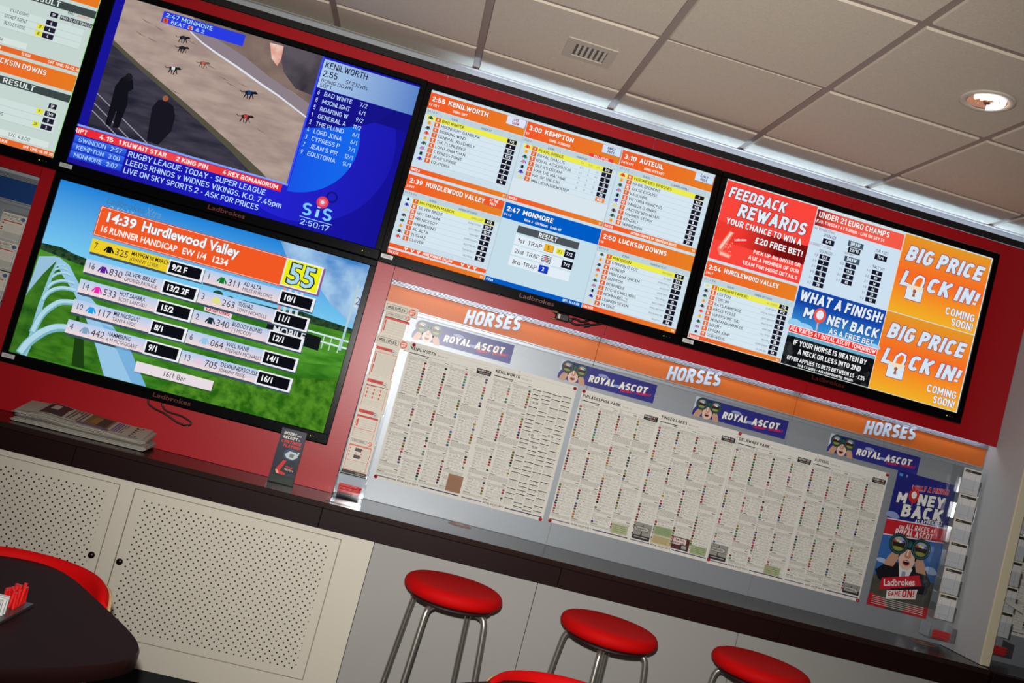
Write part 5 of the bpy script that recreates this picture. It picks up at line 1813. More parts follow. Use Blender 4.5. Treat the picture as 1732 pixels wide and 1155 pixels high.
def rule_grid(F, u0, v0, u1, v1, rows, cols, c=(176, 168, 158)):
    for k in range(rows):
        v = v0 + (v1 - v0) * (k + 0.5) / rows
        F.rect(u0, v, u1, v + 0.9, c, 2)
    for k in range(cols + 1):
        u = u0 + (u1 - u0) * k / cols
        F.rect(u - 0.3, v0, u + 0.5, v1, (200, 194, 184), 3)


def head_card(F, W, top=10, big=True):
    F.frame(8, top, W - 44, top + 22, 1.4, (60, 58, 56), 2)
    F.text('MULTIPLES', 14, top + 6, 12, (34, 32, 32), 3, w=W - 66, bold=0.04, shear=0.08)
    bet_badge(F, W - 24, top + 11, 15)


def p_lucky(F, W, H):
    head_card(F, W)
    F.frame(14, 42, W - 44, 56, 1.2, (90, 86, 84), 2)
    F.text('LUCKY 15/31/63', 20, 46, 6.5, (50, 48, 48), 3, w=W - 74, bold=0.02)
    bet_badge(F, W - 34, 49, 9)
    F.frame(14, 62, W - 22, H, 2.2, SRED, 2)
    F.rect(14, 62, W - 22, 72, SRED, 2)
    F.rect(19, 76, 24, 122, (196, 60, 50), 3)
    rule_grid(F, 28, 78, W - 26, H - 4, 12, 3)


def p_yankee(F, W, H):
    head_card(F, W, 9)
    F.rect(12, 50, W - 62, 62, SRED, 2)
    F.text('YANKEE', 40, 53, 6, (90, 20, 20), 3, bold=0.04)
    F.ell(W - 54, 60, 9, 9, (60, 58, 58), 3)
    F.ell(W - 54, 60, 8, 8, (226, 220, 208), 4)
    F.text('BET', W - 54, 57, 6, (40, 40, 40), 5, align='C', bold=0.04, xs=0.8)
    F.frame(12, 72, W - 36, H, 1.8, SRED, 2)
    F.rect(16, 80, 21, 120, (200, 70, 60), 3)
    F.rect(16, 126, 21, 160, (200, 70, 60), 3)
    rule_grid(F, 26, 78, W - 40, H - 4, 18, 4)


def band_head(F, W, t):
    F.rect(8, 14, W - 34, 28, SRED, 2)
    F.text(t, 24, 18, 6.5, (80, 16, 16), 3, bold=0.05, shear=0.1)
    F.ell(W - 24, 27, 9, 9, (60, 58, 58), 3)
    F.ell(W - 24, 27, 8, 8, (226, 220, 208), 4)
    F.text('BET', W - 24, 24, 6, (40, 40, 40), 5, align='C', bold=0.04, xs=0.8)


def p_union(F, W, H):
    band_head(F, W, 'UNION JACK')
    F.rect(8, 38, W - 8, 40, SRED, 2)
    F.frame(8, 38, W - 10, H - 2, 1.6, SRED, 2)
    F.rect(8, 38, 50, 43, (170, 40, 36), 3)
    for r_ in range(3):
        for c in range(3):
            F.poly([(16 + c * 27, 50 + r_ * 16), (22 + c * 27, 50 + r_ * 16), (22 + c * 27, 60 + r_ * 16), (16 + c * 27, 58 + r_ * 16)], SRED, 3)
            F.rect(25 + c * 27, 52 + r_ * 16, 39 + c * 27, 53 + r_ * 16, (170, 162, 152), 3)
            F.rect(25 + c * 27, 57 + r_ * 16, 39 + c * 27, 58 + r_ * 16, (170, 162, 152), 3)
    rule_grid(F, 12, 98, W - 14, H - 6, 6, 3)


def p_trixie(F, W, H):
    band_head(F, W, 'TRIXIE-PATENT')
    F.rect(8, 38, W - 10, 46, SRED, 2)
    F.frame(8, 38, W - 10, H - 2, 1.6, SRED, 2)
    F.rect(12, 54, 19, 84, SRED, 3)
    rule_grid(F, 22, 52, W - 14, 88, 4, 3)
    F.rect(8, 92, W - 10, 94, SRED, 3)
    rule_grid(F, 14, 96, W - 16, H - 14, 4, 1)
    F.rect(8, H - 14, W - 10, H - 12.5, SRED, 3)


def p_bingo(F, W, H):
    F.frame(6, 10, W - 36, 22, 1.2, (70, 66, 64), 2)
    F.text('LUCKY 7 BINGO', 12, 13, 6, (50, 48, 48), 3, w=W - 56, bold=0.03)
    bet_badge(F, W - 22, 18, 9)
    F.frame(6, 32, W - 10, H - 17, 1.8, SRED, 2)
    F.rect(6, 32, W - 10, 38, (226, 110, 90), 3)
    for v in (46, 60, 74):
        F.rect(11, v, 15, v + 6, SRED, 3)
    F.rect(34, 44, 60, 58, (58, 56, 56), 3)
    F.rect(34, 72, 60, 86, (58, 56, 56), 3)
    for u, v in ((60, 46), (38, 62), (60, 62), (60, 76)):
        F.rect(u, v, u + 5, v + 6, SRED, 4)
    rule_grid(F, 66, 44, W - 16, 90, 9, 1)
    F.rect(6, 96, W - 10, 97.4, SRED, 3)
    rule_grid(F, 10, 100, W - 14, H - 22, 5, 2)
    F.rect(2, H - 15, W - 3, H - 2, (44, 42, 42), 3)
    F.text('Ladbrokes', W - 46, H - 11, 5.5, (210, 205, 200), 4, w=36)


ORD = ('uppermost', 'second from top', 'third from top', 'fourth from top', 'fifth from top', 'lowest')


def pen_tray(mb, x0, x1, y0, y1, z0, z1):
    t = 0.0025
    mb.box(x0, y0, z0, x1, y1, z0 + t, CLEAR)
    mb.box(x0, y0, z0 + t, x0 + t, y1, z1, CLEAR)
    mb.box(x1 - t, y0, z0 + t, x1, y1, z1, CLEAR)
    mb.box(x0 + t, y0, z0 + t, x1 - t, y0 + t, z0 + (z1 - z0) * 0.62, CLEAR)


# left rack
rk = thing('leaflet_rack', (-0.106, -0.05, 0.902), 'clear acrylic rack of MULTIPLES betting leaflets beside the red wall', 'rack')
o = rk.location
mb = MB()
mb.box(-0.168, -0.046, 0.925, -0.046, -0.0435, 1.66, CLEAR)
mb.build('back_plate', rk, o)
LV = [(1.500, 1.712, -0.168, 0.140, -0.056, p_lucky, 'cream leaflet with MULTIPLES heading, topmost in the left acrylic rack'),
      (1.384, 1.573, -0.167, 0.140, -0.064, p_yankee, 'cream leaflet with MULTIPLES heading, second from the top of the left rack'),
      (1.255, 1.400, -0.163, 0.108, -0.072, p_union, 'cream leaflet headed UNION JACK in the left acrylic rack'),
      (1.132, 1.272, -0.163, 0.103, -0.080, p_trixie, 'cream leaflet headed TRIXIE-PATENT in the left acrylic rack'),
      (0.993, 1.146, -0.160, 0.107, -0.088, p_bingo, 'cream leaflet headed LUCKY 7 BINGO, lowest in the left rack')]
for z0, z1, x0, wd, y, pt, lb in LV:
    leaflet(x0, z0, wd, z1 - z0, y, pt, lb, 'betting leaflets in the left rack', 0.040 if wd > 0.13 else 0)
    mb = MB()
    mb.box(-0.166, y - 0.0030, z0 - 0.004, -0.050, y - 0.0012, z0 + 0.008, CLEAR)
    mb.box(-0.166, y - 0.0012, z0 - 0.004, -0.050, -0.0462, z0 - 0.002, CLEAR)
    mb.build('pocket', rk, o)
mb = MB()
pen_tray(mb, -0.165, -0.044, -0.128, -0.047, 0.915, 0.972)
mb.build('pen_tray', rk, o)
mb = MB()
mb.box(-0.178, -0.30, 0.9008, -0.050, -0.004, 0.9035, CLEAR, 0.0005)
mb.box(-0.165, -0.049, 0.9036, -0.046, -0.0465, 0.9255, CLEAR)
mb.build('base_plate', rk, o)
NTH = ('topmost', 'second', 'third', 'fourth', 'fifth', 'lowest')


def pen_row(n, x0, x1, y, z, where, grp):
    for k in range(n):
        yy = y - 0.0085 * (k % 2)
        zz = z + 0.0058 * k
        root = thing('betting_pen', ((x0 + x1) / 2, yy, zz), 'red betting pen lying in the tray %s' % where, 'pen', grp)
        mb = MB()
        mb.tube([(x0, yy, zz), (x1 - 0.010, yy, zz)], 0.0041, REDPEN, 10)
        mb.build('barrel', root, root.location)
        mb = MB()
        mb.tube([(x1 - 0.010, yy, zz), (x1, yy, zz)], [0.004, 0.001], REDPEN, 10)
        mb.build('tip', root, root.location)


pen_row(6, -0.150, -0.058, -0.112, 0.922, 'at the foot of the left rack', 'red pens in the left rack tray')


# right rack: six pockets one above another next to the fin wall
def p_slip(F, W, H):
    F.rect(6, 6, W - 4, 17, (40, 38, 40), 2)
    F.text('Ladbrokes', 10, 9, 5, (190, 186, 182), 3, w=26)
    F.rect(4, 22, W - 4, H - 6, pm((224, 222, 222), 0.6, noise=0.15, nscale=260), 1)
    F.rect(W - 26, 24, W - 25.2, H - 10, (120, 116, 116), 2)
    F.rect(6, H - 22, W - 20, H - 21.3, (130, 126, 126), 2)
    F.rect(20, H - 22, 20.8, H - 6, (130, 126, 126), 2)
    F.rect(18, 36, 18.7, 52, (140, 136, 136), 2)


def slip_rack(xr, zs, ybase, label, leaf_label, grp, badge, tray, zbase):
    rk = thing('leaflet_rack', (xr, ybase, zbase), label, 'rack')
    o = rk.location
    mb = MB()
    mb.box(xr - 0.086, ybase + 0.002, zs[-1] - 0.085, xr + 0.052, ybase + 0.0045, zs[0] + 0.008, CLEAR)
    mb.build('back_plate', rk, o)
    for i, zt in enumerate(zs):
        y = ybase - 0.010 - 0.006 * i
        h = 0.112

        def pt(F, W, H, i=i):
            p_slip(F, W, H)
            if badge:
                bet_badge(F, -8, 6, 12, (206, 50, 44), 3)
        leaflet(xr - 0.040, zt - h, 0.085, h, y, pt, leaf_label % NTH[i], grp)
        mb = MB()
        mb.box(xr - 0.046, y - 0.0032, zt - h - 0.003, xr + 0.050, y - 0.0014, zt - h * 0.42, CLEAR)
        mb.box(xr - 0.048, y - 0.0032, zt - h - 0.003, xr - 0.046, ybase + 0.0015, zt - h * 0.42, CLEAR)
        mb.box(xr + 0.050, y - 0.0032, zt - h - 0.003, xr + 0.052, ybase + 0.0015, zt - h * 0.42, CLEAR)
        mb.box(xr + 0.052, y - 0.001, zt - h * 0.62, xr + 0.057, y + 0.004, zt - h * 0.50, pm((150, 150, 150), 0.3))
        mb.build('pocket', rk, o)
    mb = MB()
    pen_tray(mb, xr - 0.070, xr + 0.056, ybase - 0.075, ybase + 0.001, tray, tray + 0.062)
    mb.build('pen_tray', rk, o)
    return rk


slip_rack(2.500, [1.682, 1.568, 1.460, 1.357, 1.242, 1.128], -0.040, 'clear acrylic rack of blank betting slips between poster and fin wall',
          'white betting slip leaflet with dark header, %s in the rack beside the poster', 'betting slips in the rack beside the poster', False, 0.932, 0.902)
pen_row(6, 2.462, 2.545, -0.088, 0.938, 'at the foot of the rack beside the poster', 'red pens in the tray beside the poster')
slip_rack(2.770, [1.662, 1.574, 1.457, 1.343, 1.229, 1.119], -0.040, 'clear acrylic betting slip rack beyond the fin wall, with red badges',
          'white betting slip leaflet with red badge, %s in the rack beyond the fin', 'betting slips beyond the fin wall', True, 0.93, 0.892)
pen_row(6, 2.725, 2.815, -0.088, 0.936, 'beyond the fin wall', 'red pens in the tray beyond the fin wall')
mb = MB()
mb.add([(2.735, -0.125, 1.16), (2.80, -0.155, 1.135), (2.815, -0.125, 1.158), (2.75, -0.095, 1.178)], [(0, 1, 2, 3)], PAPER)
mb.add([(2.735, -0.125, 1.158), (2.80, -0.155, 1.133), (2.815, -0.125, 1.156), (2.75, -0.095, 1.176)], [(3, 2, 1, 0)], PAPER)
tag(mb.build('loose_slip', None, (2.77, -0.10, 1.16)), 'loose white betting slip sticking out of the rack beyond the fin wall', 'leaflet')


# far left rack in shadow
def p_blue(F, W, H):
    F.frame(4, 6, W - 24, 20, 1.2, (60, 60, 66), 2)
    F.text('FOOTBALL MULTIPLES', 8, 9, 6, (50, 50, 56), 3, w=W - 40, bold=0.03)
    F.ell(W - 14, 14, 9, 8, (70, 100, 140), 3)
    F.frame(4, 24, W - 6, H - 4, 1.2, (90, 110, 150), 2)
    F.rect(10, 30, W - 14, 34, (190, 40, 36), 3)
    F.rect(8, 40, 16, 46, (200, 40, 36), 3)
    F.rect(8, 58, 16, 62, (50, 46, 46), 3)
    F.rect(8, 66, 16, 71, (196, 50, 40), 3)
    rule_grid(F, 22, 40, W - 12, H - 14, 10, 4)


rk = thing('leaflet_rack', (-1.66, -0.04, 0.902), 'shaded clear rack of leaflets at the far left edge', 'rack')
o = rk.location
mb = MB()
mb.box(-1.715, -0.036, 1.0, -1.606, -0.0335, 1.66, CLEAR)
mb.build('back_plate', rk, o)
for i, zt in enumerate((1.650, 1.537, 1.420, 1.310)):
    leaflet(-1.708, zt - 0.112, 0.096, 0.112, -0.046 - 0.006 * i, p_blue, 'cream leaflet with blue badge, %s in the far left rack' % NTH[i], 'leaflets in the far left rack')
    mb = MB()
    y = -0.049 - 0.006 * i
    mb.box(-1.712, y - 0.0012, zt - 0.116, -1.607, y, zt - 0.075, CLEAR)
    mb.box(-1.712, y, zt - 0.116, -1.607, -0.0362, zt - 0.114, CLEAR)
    mb.build('pocket', rk, o)


# ------------------------------------------------------------------ things on the counter
def newspaper(x0, x1, y0, y1, z, label, front, seed, wav, slope=0.0, pitch=0.0024):
    """folded newspaper: stacked sheets whose front edges fan out, with a rounded fold on the right"""
    root = thing('newspaper', ((x0 + x1) / 2, (y0 + y1) / 2, z), label, 'newspaper')
    r = random.Random(seed)
    mb = MB()
    n = 20
    layers = 7

    def hgt(t, l):
        return z + 0.0012 + l * pitch + wav * (math.exp(-((t - 0.22) / 0.12) ** 2) * 0.014 + 0.004 * math.sin(t * 9 + l * 0.6)) * (0.3 + l / layers)
    for l in range(layers):
        a0, a1 = x0 + r.uniform(0, 0.03), x1 - r.uniform(0, 0.012) - 0.004 * abs(l - 3)
        f0 = y0 + r.uniform(0, 0.022) + 0.002 * l
        vs, fs = [], []
        for i in range(n + 1):
            t = i / n
            x = a0 + (a1 - a0) * t
            h = hgt(t, l)
            sk = 0.03 * t
            sl = slope * (0.35 + 0.65 * l / layers)
            vs += [(x, f0 + sk, h), (x, y1 + sk * 0.3, h + sl), (x, y1 + sk * 0.3, h + sl + 0.0018), (x, f0 + sk, h + 0.0018)]
        for i in range(n):
            b = i * 4
            for k in range(4):
                fs.append((b + k, b + (k + 1) % 4, b + 4 + (k + 1) % 4, b + 4 + k))
        fs += [(0, 3, 2, 1), (n * 4, n * 4 + 1, n * 4 + 2, n * 4 + 3)]
        mb.add(vs, fs, pm((172, 163, 148) if l % 2 else (150, 145, 137), 0.75))
    mb.build('pages', root, root.location)
    # printed front page
    mb = MB()
    l = layers - 1

    def strip(u0, u1, v0, v1, c, lift=0.0003):
        k = 8
        vs, fs = [], []
        for i in range(k + 1):
            t = u0 + (u1 - u0) * i / k
            x = x0 + 0.012 + (x1 - x0 - 0.034) * t
            h = hgt(t, l) + 0.0022 + lift
            sl = slope * (0.35 + 0.65 * l / layers)
            ya, yb = y0 + 0.026 + 0.03 * t, y1 + 0.009 * t
            vs += [(x, ya + (yb - ya) * v0, h + sl * (0.06 + 0.94 * v0)), (x, ya + (yb - ya) * v1, h + sl * (0.06 + 0.94 * v1))]
        for i in range(k):
            fs.append((i * 2, i * 2 + 2, i * 2 + 3, i * 2 + 1))
        mb.add(vs, fs, pm(c, 0.75))
    front(strip, r)
    mb.build('front_page', root, root.location)
    return root


def front_a(st, r):
    st(0.0, 1.0, 0.02, 0.98, (176, 166, 150))
    st(0.16, 0.34, 0.1, 0.95, (66, 44, 44), 0.0006)
    st(0.20, 0.26, 0.5, 0.85, (190, 180, 165), 0.0009)
    for k in range(5):
        st(0.36 + k * 0.026, 0.376 + k * 0.026, 0.15, 0.95, (96, 88, 84), 0.0006)
    st(0.50, 0.70, 0.1, 0.98, (120, 96, 60), 0.0006)
    st(0.54, 0.60, 0.3, 0.8, (150, 110, 50), 0.0009)
    st(0.60, 0.68, 0.2, 0.9, (70, 62, 50), 0.0009)
    st(0.46, 0.72, 0.02, 0.16, (110, 80, 110), 0.0009)
    st(0.72, 0.83, 0.1, 0.95, (150, 136, 150), 0.0006)
    for k in range(5):
        st(0.725 + k * 0.02, 0.735 + k * 0.02, 0.15, 0.9, (110, 90, 116), 0.0009)
    # masthead turned a quarter: bars that read as the title strokes
    for k, v in enumerate((0.06, 0.24, 0.42, 0.60, 0.78)):
        st(0.875, 0.935, v, v + 0.035, (40, 36, 36), 0.0006)
        st(0.875, 0.89, v, v + 0.12, (40, 36, 36), 0.0006)
        st(0.92, 0.935, v, v + 0.12, (40, 36, 36), 0.0006)


def front_b(st, r):
    st(0.0, 1.0, 0.0, 0.5, (186, 178, 164))


newspaper(-1.37, -0.868, -0.285, -0.105, 0.901, 'folded newspaper lying underneath another on the counter', front_b, 3, 0.10, 0.014, 0.0018)
newspaper(-1.385, -0.885, -0.268, -0.095, 0.920, 'folded racing newspaper on top of another on the counter', front_a, 5, 0.7, 0.034)

# receipt card in its stand
root = thing('card_stand', (-0.37, -0.16, 0.901), 'dark receipt promotion card standing on the counter below the lower television', 'card')
o = root.location
mb = MB()
mb.box(-0.419, -0.166, 0.9035, -0.321, -0.1635, 1.115, pm((16, 22, 38), 0.3))
F = Flat(mb, -0.419, -0.1662, 1.115, prn(0.3), 0.0001)
F.rect(0, 0, 98, 212, pm((16, 24, 44), 0.3, noise=0.5, nscale=22), 0)
F.text('INSERT', 12, 12, 11, (230, 226, 214), 2, w=50, bold=0.05, shear=0.15)
F.text('YOUR', 64, 18, 5, (230, 226, 214), 2, w=18, bold=0.05, shear=0.15)
F.text('RECEIPT', 12, 28, 11, (230, 226, 214), 2, w=58, bold=0.05, shear=0.15)
F.text('TO', 72, 34, 5, (230, 226, 214), 2, w=8, bold=0.05, shear=0.15)
F.text('CONTINUE', 9, 44, 12, (222, 26, 30), 2, w=80, bold=0.05, shear=0.15)
F.text('PLAYING!', 20, 60, 12, (222, 26, 30), 2, w=70, bold=0.05, shear=0.15)
F.ell(60, 98, 30, 22, (36, 70, 110), 1)
F.poly([(36, 100), (52, 84), (78, 86), (88, 102), (70, 116), (46, 112)], (206, 214, 214), 3)
F.poly([(56, 92), (74, 94), (70, 108), (54, 106)], (110, 130, 120), 4)
F.poly([(84, 82), (92, 82), (86, 100), (80, 98)], (190, 210, 214), 4)
F.poly([(38, 122), (50, 124), (34, 166), (58, 172), (56, 180), (24, 178), (16, 164)], (214, 36, 36), 3)
F.poly([(16, 164), (24, 164), (34, 178), (22, 178)], (240, 170, 150), 4)
F.text('YOUR', 50, 142, 7, (214, 50, 46), 3, w=30, bold=0.04, rot=-0.1)
F.text('RECEIPT', 50, 152, 7, (224, 190, 170), 3, w=36, bold=0.04, rot=-0.1)
F.rect(0, 186, 98, 212, pm((40, 52, 32), 0.3, noise=0.5, nscale=40), 2)
mb.build('card', root, o)
mb = MB()
mb.box(-0.421, -0.186, 0.901, -0.319, -0.140, 0.9032, CLEAR)
mb.box(-0.421, -0.1695, 0.9033, -0.319, -0.1675, 0.932, CLEAR)
mb.box(-0.421, -0.1625, 0.9033, -0.319, -0.1605, 1.05, CLEAR)
mb.build('stand', root, o)

# round stickers let into the worktop
for x, y, lb in ((0.366, -0.062, 'round patterned sticker on the counter below the KENILWORTH sheet'), (2.44, -0.075, 'round patterned sticker on the counter in front of the poster')):
    mb = MB()
    n = 28

    def ring(r0, z, c):
        mb.add([(x + r0 * math.cos(2 * math.pi * k / n), y + r0 * math.sin(2 * math.pi * k / n), z) for k in range(n)], [tuple(range(n))], c)
    mb.lathe([(0.050, 0.0), (0.050, 0.0008)], pm((150, 130, 100), 0.4), n, x, y, 0.9002)
    ring(0.050, 0.9010, pm((150, 130, 100), 0.4))
    ring(0.046, 0.9013, pm((150, 60, 50), 0.4, noise=0.5, nscale=60))
    ring(0.020, 0.9016, pm((176, 150, 120), 0.4, noise=0.4, nscale=80))
    tag(mb.build('counter_sticker', None, (x, y, 0.9)), lb, 'sticker')

# cables
root = thing('video_cable', (0.55, -0.12, 1.82), 'black video cable with a loose plug hanging under the television with six panels', 'cable')
o = root.location
mb = MB()
mb.tube(smooth_path([(0.66, -0.115, 1.852), (0.63, -0.118, 1.838), (0.60, -0.122, 1.842), (0.585, -0.122, 1.832), (0.60, -0.122, 1.820), (0.63, -0.12, 1.823), (0.68, -0.118, 1.838), (0.72, -0.112, 1.856)]), 0.0048, BLACK, 8)
mb.tube(smooth_path([(0.50, -0.11, 1.856), (0.515, -0.118, 1.845), (0.54, -0.122, 1.840)]), 0.0045, BLACK, 8)
mb.build('cord', root, o)
mb = MB()
mb.box(0.518, -0.136, 1.818, 0.575, -0.112, 1.848, BLACK, 0.004)
mb.box(0.572, -0.132, 1.822, 0.590, -0.116, 1.840, BLACK, 0.003)
pl = mb.build('plug', root, o)
mb = MB()
for z in (1.819, 1.847):
    mb.tube([(0.50, -0.13, z), (0.525, -0.13, z)], 0.003, pm((170, 150, 90), 0.3, metal=0.8), 8)
mb.box(0.528, -0.1372, 1.824, 0.536, -0.1362, 1.842, pm((190, 180, 150), 0.3, metal=0.6))
mb.build('thumbscrew', pl, o)
mb = MB()
mb.tube([(0.645, -0.1195, 1.825), (0.668, -0.1185, 1.834)], [0.009, 0.009], BLACK, 12)
mb.build('ferrite', root, o)

root = thing('power_cable', (-0.86, -0.125, 1.05), 'thin black cable loop hanging under the lower left television', 'cable')
mb = MB()
mb.tube(smooth_path([(-0.948, -0.128, 1.092), (-0.945, -0.13, 1.070), (-0.915, -0.13, 1.056), (-0.872, -0.132, 1.047), (-0.815, -0.13, 1.026), (-0.776, -0.13, 1.026), (-0.770, -0.13, 1.040), (-0.81, -0.128, 1.054), (-0.868, -0.126, 1.058), (-0.893, -0.125, 1.075), (-0.893, -0.124, 1.094)]), 0.0034, BLACK, 8)
mb.build('cord', root, root.location)


# ------------------------------------------------------------------ bar stools
def make_stool(loc, rz, label):
    root = thing('bar_stool', loc, label, 'stool', 'red bar stools along the counter', rz)
    mb = MB()
    mb.lathe([(0.0, 0.708), (0.125, 0.708), (0.152, 0.711), (0.168, 0.717), (0.1775, 0.727), (0.180, 0.738), (0.1775, 0.750), (0.171, 0.7585), (0.161, 0.764), (0.148, 0.7665), (0.09, 0.768), (0.0, 0.768)], REDVINYL, 56)
    mb.build('seat', root)
    mb = MB()
    mb.lathe([(0.0, 0.694), (0.140, 0.694), (0.148, 0.697), (0.150, 0.704), (0.140, 0.7075), (0.0, 0.7075)], pm((40, 16, 16), 0.6), 48)
    mb.build('seat_base', root)
    for k in range(4):
        a = math.radians(45 + 90 * k)
        c, s = math.cos(a), math.sin(a)
        P = [(0.115, 0.6925), (0.138, 0.688), (0.150, 0.672), (0.157, 0.63), (0.170, 0.50), (0.186, 0.33), (0.205, 0.12), (0.214, 0.02)]
        mb = MB()
        mb.tube(smooth_path([(r * c, r * s, z) for r, z in P], 5), 0.0112, CHROME, 14)
        lg = mb.build('leg', root)
        mb = MB()
        mb.lathe([(0, 0.0), (0.014, 0.0), (0.0145, 0.022), (0.0118, 0.026), (0, 0.026)], BLACK, 14, 0.214 * c, 0.214 * s, 0.0005)
        mb.build('foot_cap', lg)
    mb = MB()
    rr = 0.178
    mb.tube([(rr * math.cos(2 * math.pi * k / 48), rr * math.sin(2 * math.pi * k / 48), 0.30) for k in range(49)], 0.008, CHROME, 10, caps=False)
    mb.build('foot_ring', root)
    return root


st = make_stool((0.359, -0.55, 0.0), math.radians(10), 'round red bar stool nearest the cream cabinet')
dup(st, (0.938, -0.575, 0.0), 'round red bar stool in the middle, behind the red chair back', math.radians(25))
dup(st, (1.518, -0.59, 0.0), 'round red bar stool farthest from the cream cabinet', math.radians(25))


# ------------------------------------------------------------------ tables and chairs in the foreground
def superellipse(a, b, n, k=72):
    P = []
    for i in range(k):
        t = 2 * math.pi * i / k
        c, s = math.cos(t), math.sin(t)
        P.append((a * math.copysign(abs(c) ** (2 / n), c), b * math.copysign(abs(s) ** (2 / n), s)))
    return P


def make_table(loc, rz, label):
    root = thing('table', loc, label, 'table', 'dark wood tables in the foreground', rz)
    mb = MB()
    top = superellipse(0.385, 0.365, 4.7, 96)

    def lvl(s, z):
        return [(x * s, y * s, z) for x, y in top]
    vs = lvl(0.985, 0.706) + lvl(1.0, 0.710) + lvl(1.0, 0.734) + lvl(0.992, 0.740)
    n = len(top)
    fs = []
    for q in range(3):
        for i in range(n):
            fs.append((q * n + i, q * n + (i + 1) % n, (q + 1) * n + (i + 1) % n, (q + 1) * n + i))
    mb.add(vs, fs, DARKWOOD, True)
    mb.add(vs, [tuple(range(n))[::-1], tuple(range(3 * n, 4 * n))], pm((34, 13, 12), 0.5, spec=0.08, noise=0.30, nscale=9, stretch=(1, 10, 10)))
    mb.build('tabletop', root)
    cz, sz = math.cos(-rz), math.sin(-rz)
    for wx, wy in ((0.335, 0.035), (0.285, -0.075), (-0.335, 0.035), (-0.285, -0.075)):
        x, y = wx * cz - wy * sz, wx * sz + wy * cz
        mb = MB()
        mb.tube([(x, y, 0.7055), (x * 1.02, y * 1.02, 0.002)], 0.016, CHROME, 16)
        mb.lathe([(0, 0.0), (0.032, 0.0), (0.032, 0.006), (0.016, 0.006)], CHROME, 16, x, y, 0.699)
        mb.build('leg', root)
    return root


TR = math.radians(38.5)
tb = make_table((-0.842, -1.84, 0.0), TR, 'dark wood table at the left holding a slip and pen tray')
dup(tb, (0.535, -1.852, 0.0), 'dark wood table just showing at the bottom edge of the photo', TR + math.radians(2))


def make_chair(loc, rz, label):
    """tub chair: red padded inner back on a bent plywood shell, opening towards local -y"""
    root = thing('tub_chair', loc, label, 'chair', 'red tub chairs behind the tables', rz)

    def arc(r0, r1, z0, z1, a0, a1, mat, rnd_=0.006, n=44, lean=0.012):
        mb = MB()
        prof = [(r0, z0), (r0, z1 - rnd_), (r0 + rnd_, z1), (r1 - rnd_, z1), (r1, z1 - rnd_), (r1, z0)]
        vs, fs = [], []
        m = len(prof)
        for i in range(n + 1):
            a = math.radians(a0 + (a1 - a0) * i / n)
            for r, z in prof:
                k = r + lean * (z - 0.45) / 0.3
                # ends dip a little
                e = abs(2 * i / n - 1) ** 8 * 0.03
                vs.append((k * math.cos(a), k * math.sin(a), z - (e if z > 0.6 else 0)))
        for i in range(n):
            for j in range(m):
                fs.append((i * m + j, i * m + (j + 1) % m, (i + 1) * m + (j + 1) % m, (i + 1) * m + j))
        mb.add(vs, fs, mat, True)
        mb.add(vs, [tuple(range(m)), tuple(range(n * m, n * m + m))[::-1]], mat)
        return mb
    arc(0.214, 0.240, 0.46, 0.757, 32, 148, REDVINYL, 0.012).build('back_pad', root)
    arc(0.2405, 0.2485, 0.40, 0.744, 30, 150, PLY, 0.003).build('back_shell', root)
    mb = MB()
    mb.prism([(x, y) for x, y in superellipse(0.20, 0.21, 3.0, 56)], 'z', 0.43, 0.459, PLY)
    mb.build('seat_board', root)
    mb = MB()
    P = superellipse(0.186, 0.19, 3.0, 56)
    n = len(P)
    vs = []
    for s, z in ((0.97, 0.4595), (1.0, 0.468), (1.0, 0.485), (0.95, 0.495), (0.6, 0.499)):
        vs += [(x * s, y * s - 0.012, z) for x, y in P]
    fs = [(q * n + i, q * n + (i + 1) % n, (q + 1) * n + (i + 1) % n, (q + 1) * n + i) for q in range(4) for i in range(n)]
    fs += [tuple(range(n))[::-1], tuple(range(4 * n, 5 * n))]
    mb.add(vs, fs, REDVINYL, True)
    mb.build('seat_pad', root)
    for sx in (-1, 1):
        for sy in (-1, 1):
            mb = MB()
            mb.tube([(sx * 0.145, sy * 0.145, 0.4295), (sx * 0.185, sy * 0.185, 0.001)], 0.0125, CHROME, 12)
            mb.build('leg', root)
    return root


ch = make_chair((-0.788, -1.606, 0.0), math.radians(-14), 'red tub chair tucked behind the dark table at the left')
dup(ch, (0.632, -1.586, 0.0), 'red tub chair at the bottom edge, in front of the bar stools', math.radians(14))

# slip and pen holder on the left table
root = thing('slip_holder', (-0.74, -1.85, 0.7405), 'flat grey metal holder of slips and pens on the left table', 'holder')
o = root.location
mb = MB()
mb.prism([(-0.82, -1.96), (-0.665, -1.93), (-0.656, -1.722), (-0.80, -1.716)], 'z', 0.7405, 0.7465, pm((92, 96, 98), 0.35, metal=0.7))
mb.build('base', root, o)
mb = MB()
for k in range(12):
    mb.box(-0.765 + rnd.uniform(-.002, .002), -1.812 - k * 0.0062 - 0.005, 0.7467, -0.676 + rnd.uniform(-.003, .003), -1.812 - k * 0.0062, 0.781 + rnd.uniform(-.002, .002), pm((216, 216, 212), 0.6), 0.0004)
tag(mb.build('slip_stack', None, (-0.72, -1.85, 0.7466)), 'upright stack of white betting slips in the grey table holder', 'paper')
for i in range(3):
    for j in range(7):
        x = -0.697 + i * 0.0105
        y = -1.782 + j * 0.0093 + (i % 2) * 0.003
        h = 0.036 + rnd.uniform(-0.003, 0.003)
        pr = thing('betting_pen', (x, y, 0.7467), 'short red betting pen standing in the grey table holder', 'pen', 'red pens standing in the table holder')
        mb = MB()
        mb.tube([(0, 0, 0.0), (rnd.uniform(-.004, .004), rnd.uniform(-.003, .003), h)], 0.0041, REDPEN, 8)
        mb.build('barrel', pr)


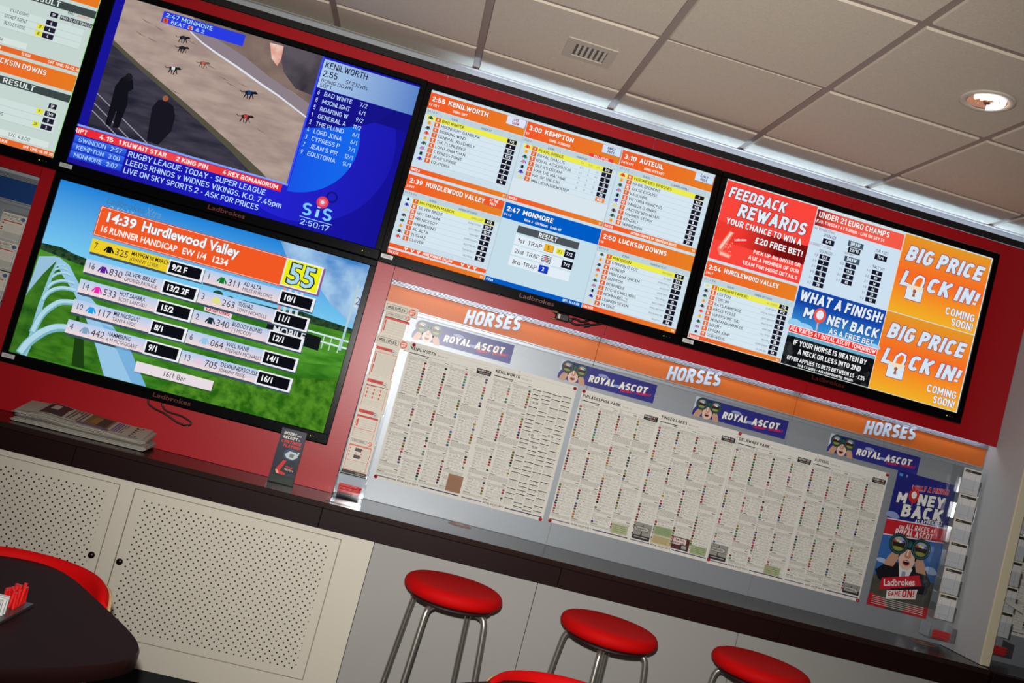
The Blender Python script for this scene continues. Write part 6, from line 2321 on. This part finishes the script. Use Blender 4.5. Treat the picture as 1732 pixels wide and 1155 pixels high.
# ------------------------------------------------------------------ ceiling fittings
root = thing('air_vent', (0.328, -0.56, CEIL - 0.008), 'square slatted air vent in the ceiling tile', 'vent')
o = root.location
vm = pm((190, 178, 162), 0.5)
mb = MB()
X0, X1, Y0, Y1 = 0.235, 0.421, -0.648, -0.470
xi0, xi1, yi0, yi1 = 0.270, 0.390, -0.612, -0.496
zc = CEIL - 0.0075
for a in ((X0, Y0, X1, yi0), (X0, yi1, X1, Y1), (X0, yi0, xi0, yi1), (xi1, yi0, X1, yi1)):
    mb.box(a[0], a[1], zc - 0.005, a[2], a[3], zc, vm)
mb.build('frame', root, o)
for k in range(6):
    x = xi0 + 0.010 + k * 0.0193
    mb = MB()
    mb.prism([(x, zc - 0.004), (x + 0.002, zc - 0.004), (x + 0.011, zc - 0.0006), (x + 0.009, zc - 0.0006)], 'y', yi0 + 0.001, yi1 - 0.001, pm((214, 206, 192), 0.5))
    mb.build('slat', root, o)
mb = MB()
mb.box(xi0, yi0, zc - 0.0004, xi1, yi1, zc, pm((96, 86, 78), 0.8))
mb.build('duct', root, o)


def downlight(x, y, label, lit):
    root = thing('ceiling_downlight', (x, y, CEIL - 0.008), label, 'ceiling light', 'recessed round ceiling downlights')
    z = CEIL - 0.0072
    mb = MB()
    mb.lathe([(0.060, 0.0), (0.0835, 0.0), (0.084, -0.003), (0.078, -0.006), (0.062, -0.0055), (0.060, -0.002), (0.060, 0.0)], pm((200, 190, 176), 0.4), 44, 0, 0, 0.0008)
    mb.build('trim_ring', root)
    key = ('lit', lit)
    if key not in _M:
        m, nt, out = newmat(key)
        e = nt.nodes.new('ShaderNodeEmission')
        e.inputs[0].default_value = (1.0, 0.92, 0.86, 1)
        e.inputs[1].default_value = lit
        nt.links.new(e.outputs[0], out.inputs[0])
    mb = MB()
    mb.lathe([(0.060, 0.0005), (0.050, 0.0024), (0.0, 0.0030)], pm((205, 190, 180), 0.16, metal=0.9), 40, 0, 0, -0.004)
    mb.build('reflector', root)
    mb = MB()
    mb.tube([(0.048 * math.cos(math.radians(a)), 0.048 * math.sin(math.radians(a)), -0.0055) for a in range(-170, 61, 10)], 0.0058, _M[key], 10)
    mb.tube([(0.030 * math.cos(math.radians(a)), 0.030 * math.sin(math.radians(a)), -0.0055) for a in range(-160, 41, 10)], 0.0036, _M[key], 10)
    mb.build('lamp_coil', root)
    mb = MB()
    mb.lathe([(0.0, -0.012), (0.008, -0.011), (0.012, -0.006), (0.012, -0.002)], pm((120, 80, 60), 0.3, metal=0.4), 16)
    mb.build('lamp_cap', root)
    return root


downlight(1.543, -1.146, 'lit round downlight in the ceiling at the right', 5.0)
downlight(1.065, -1.70, 'round downlight cut by the top edge of the photo', 5.0)
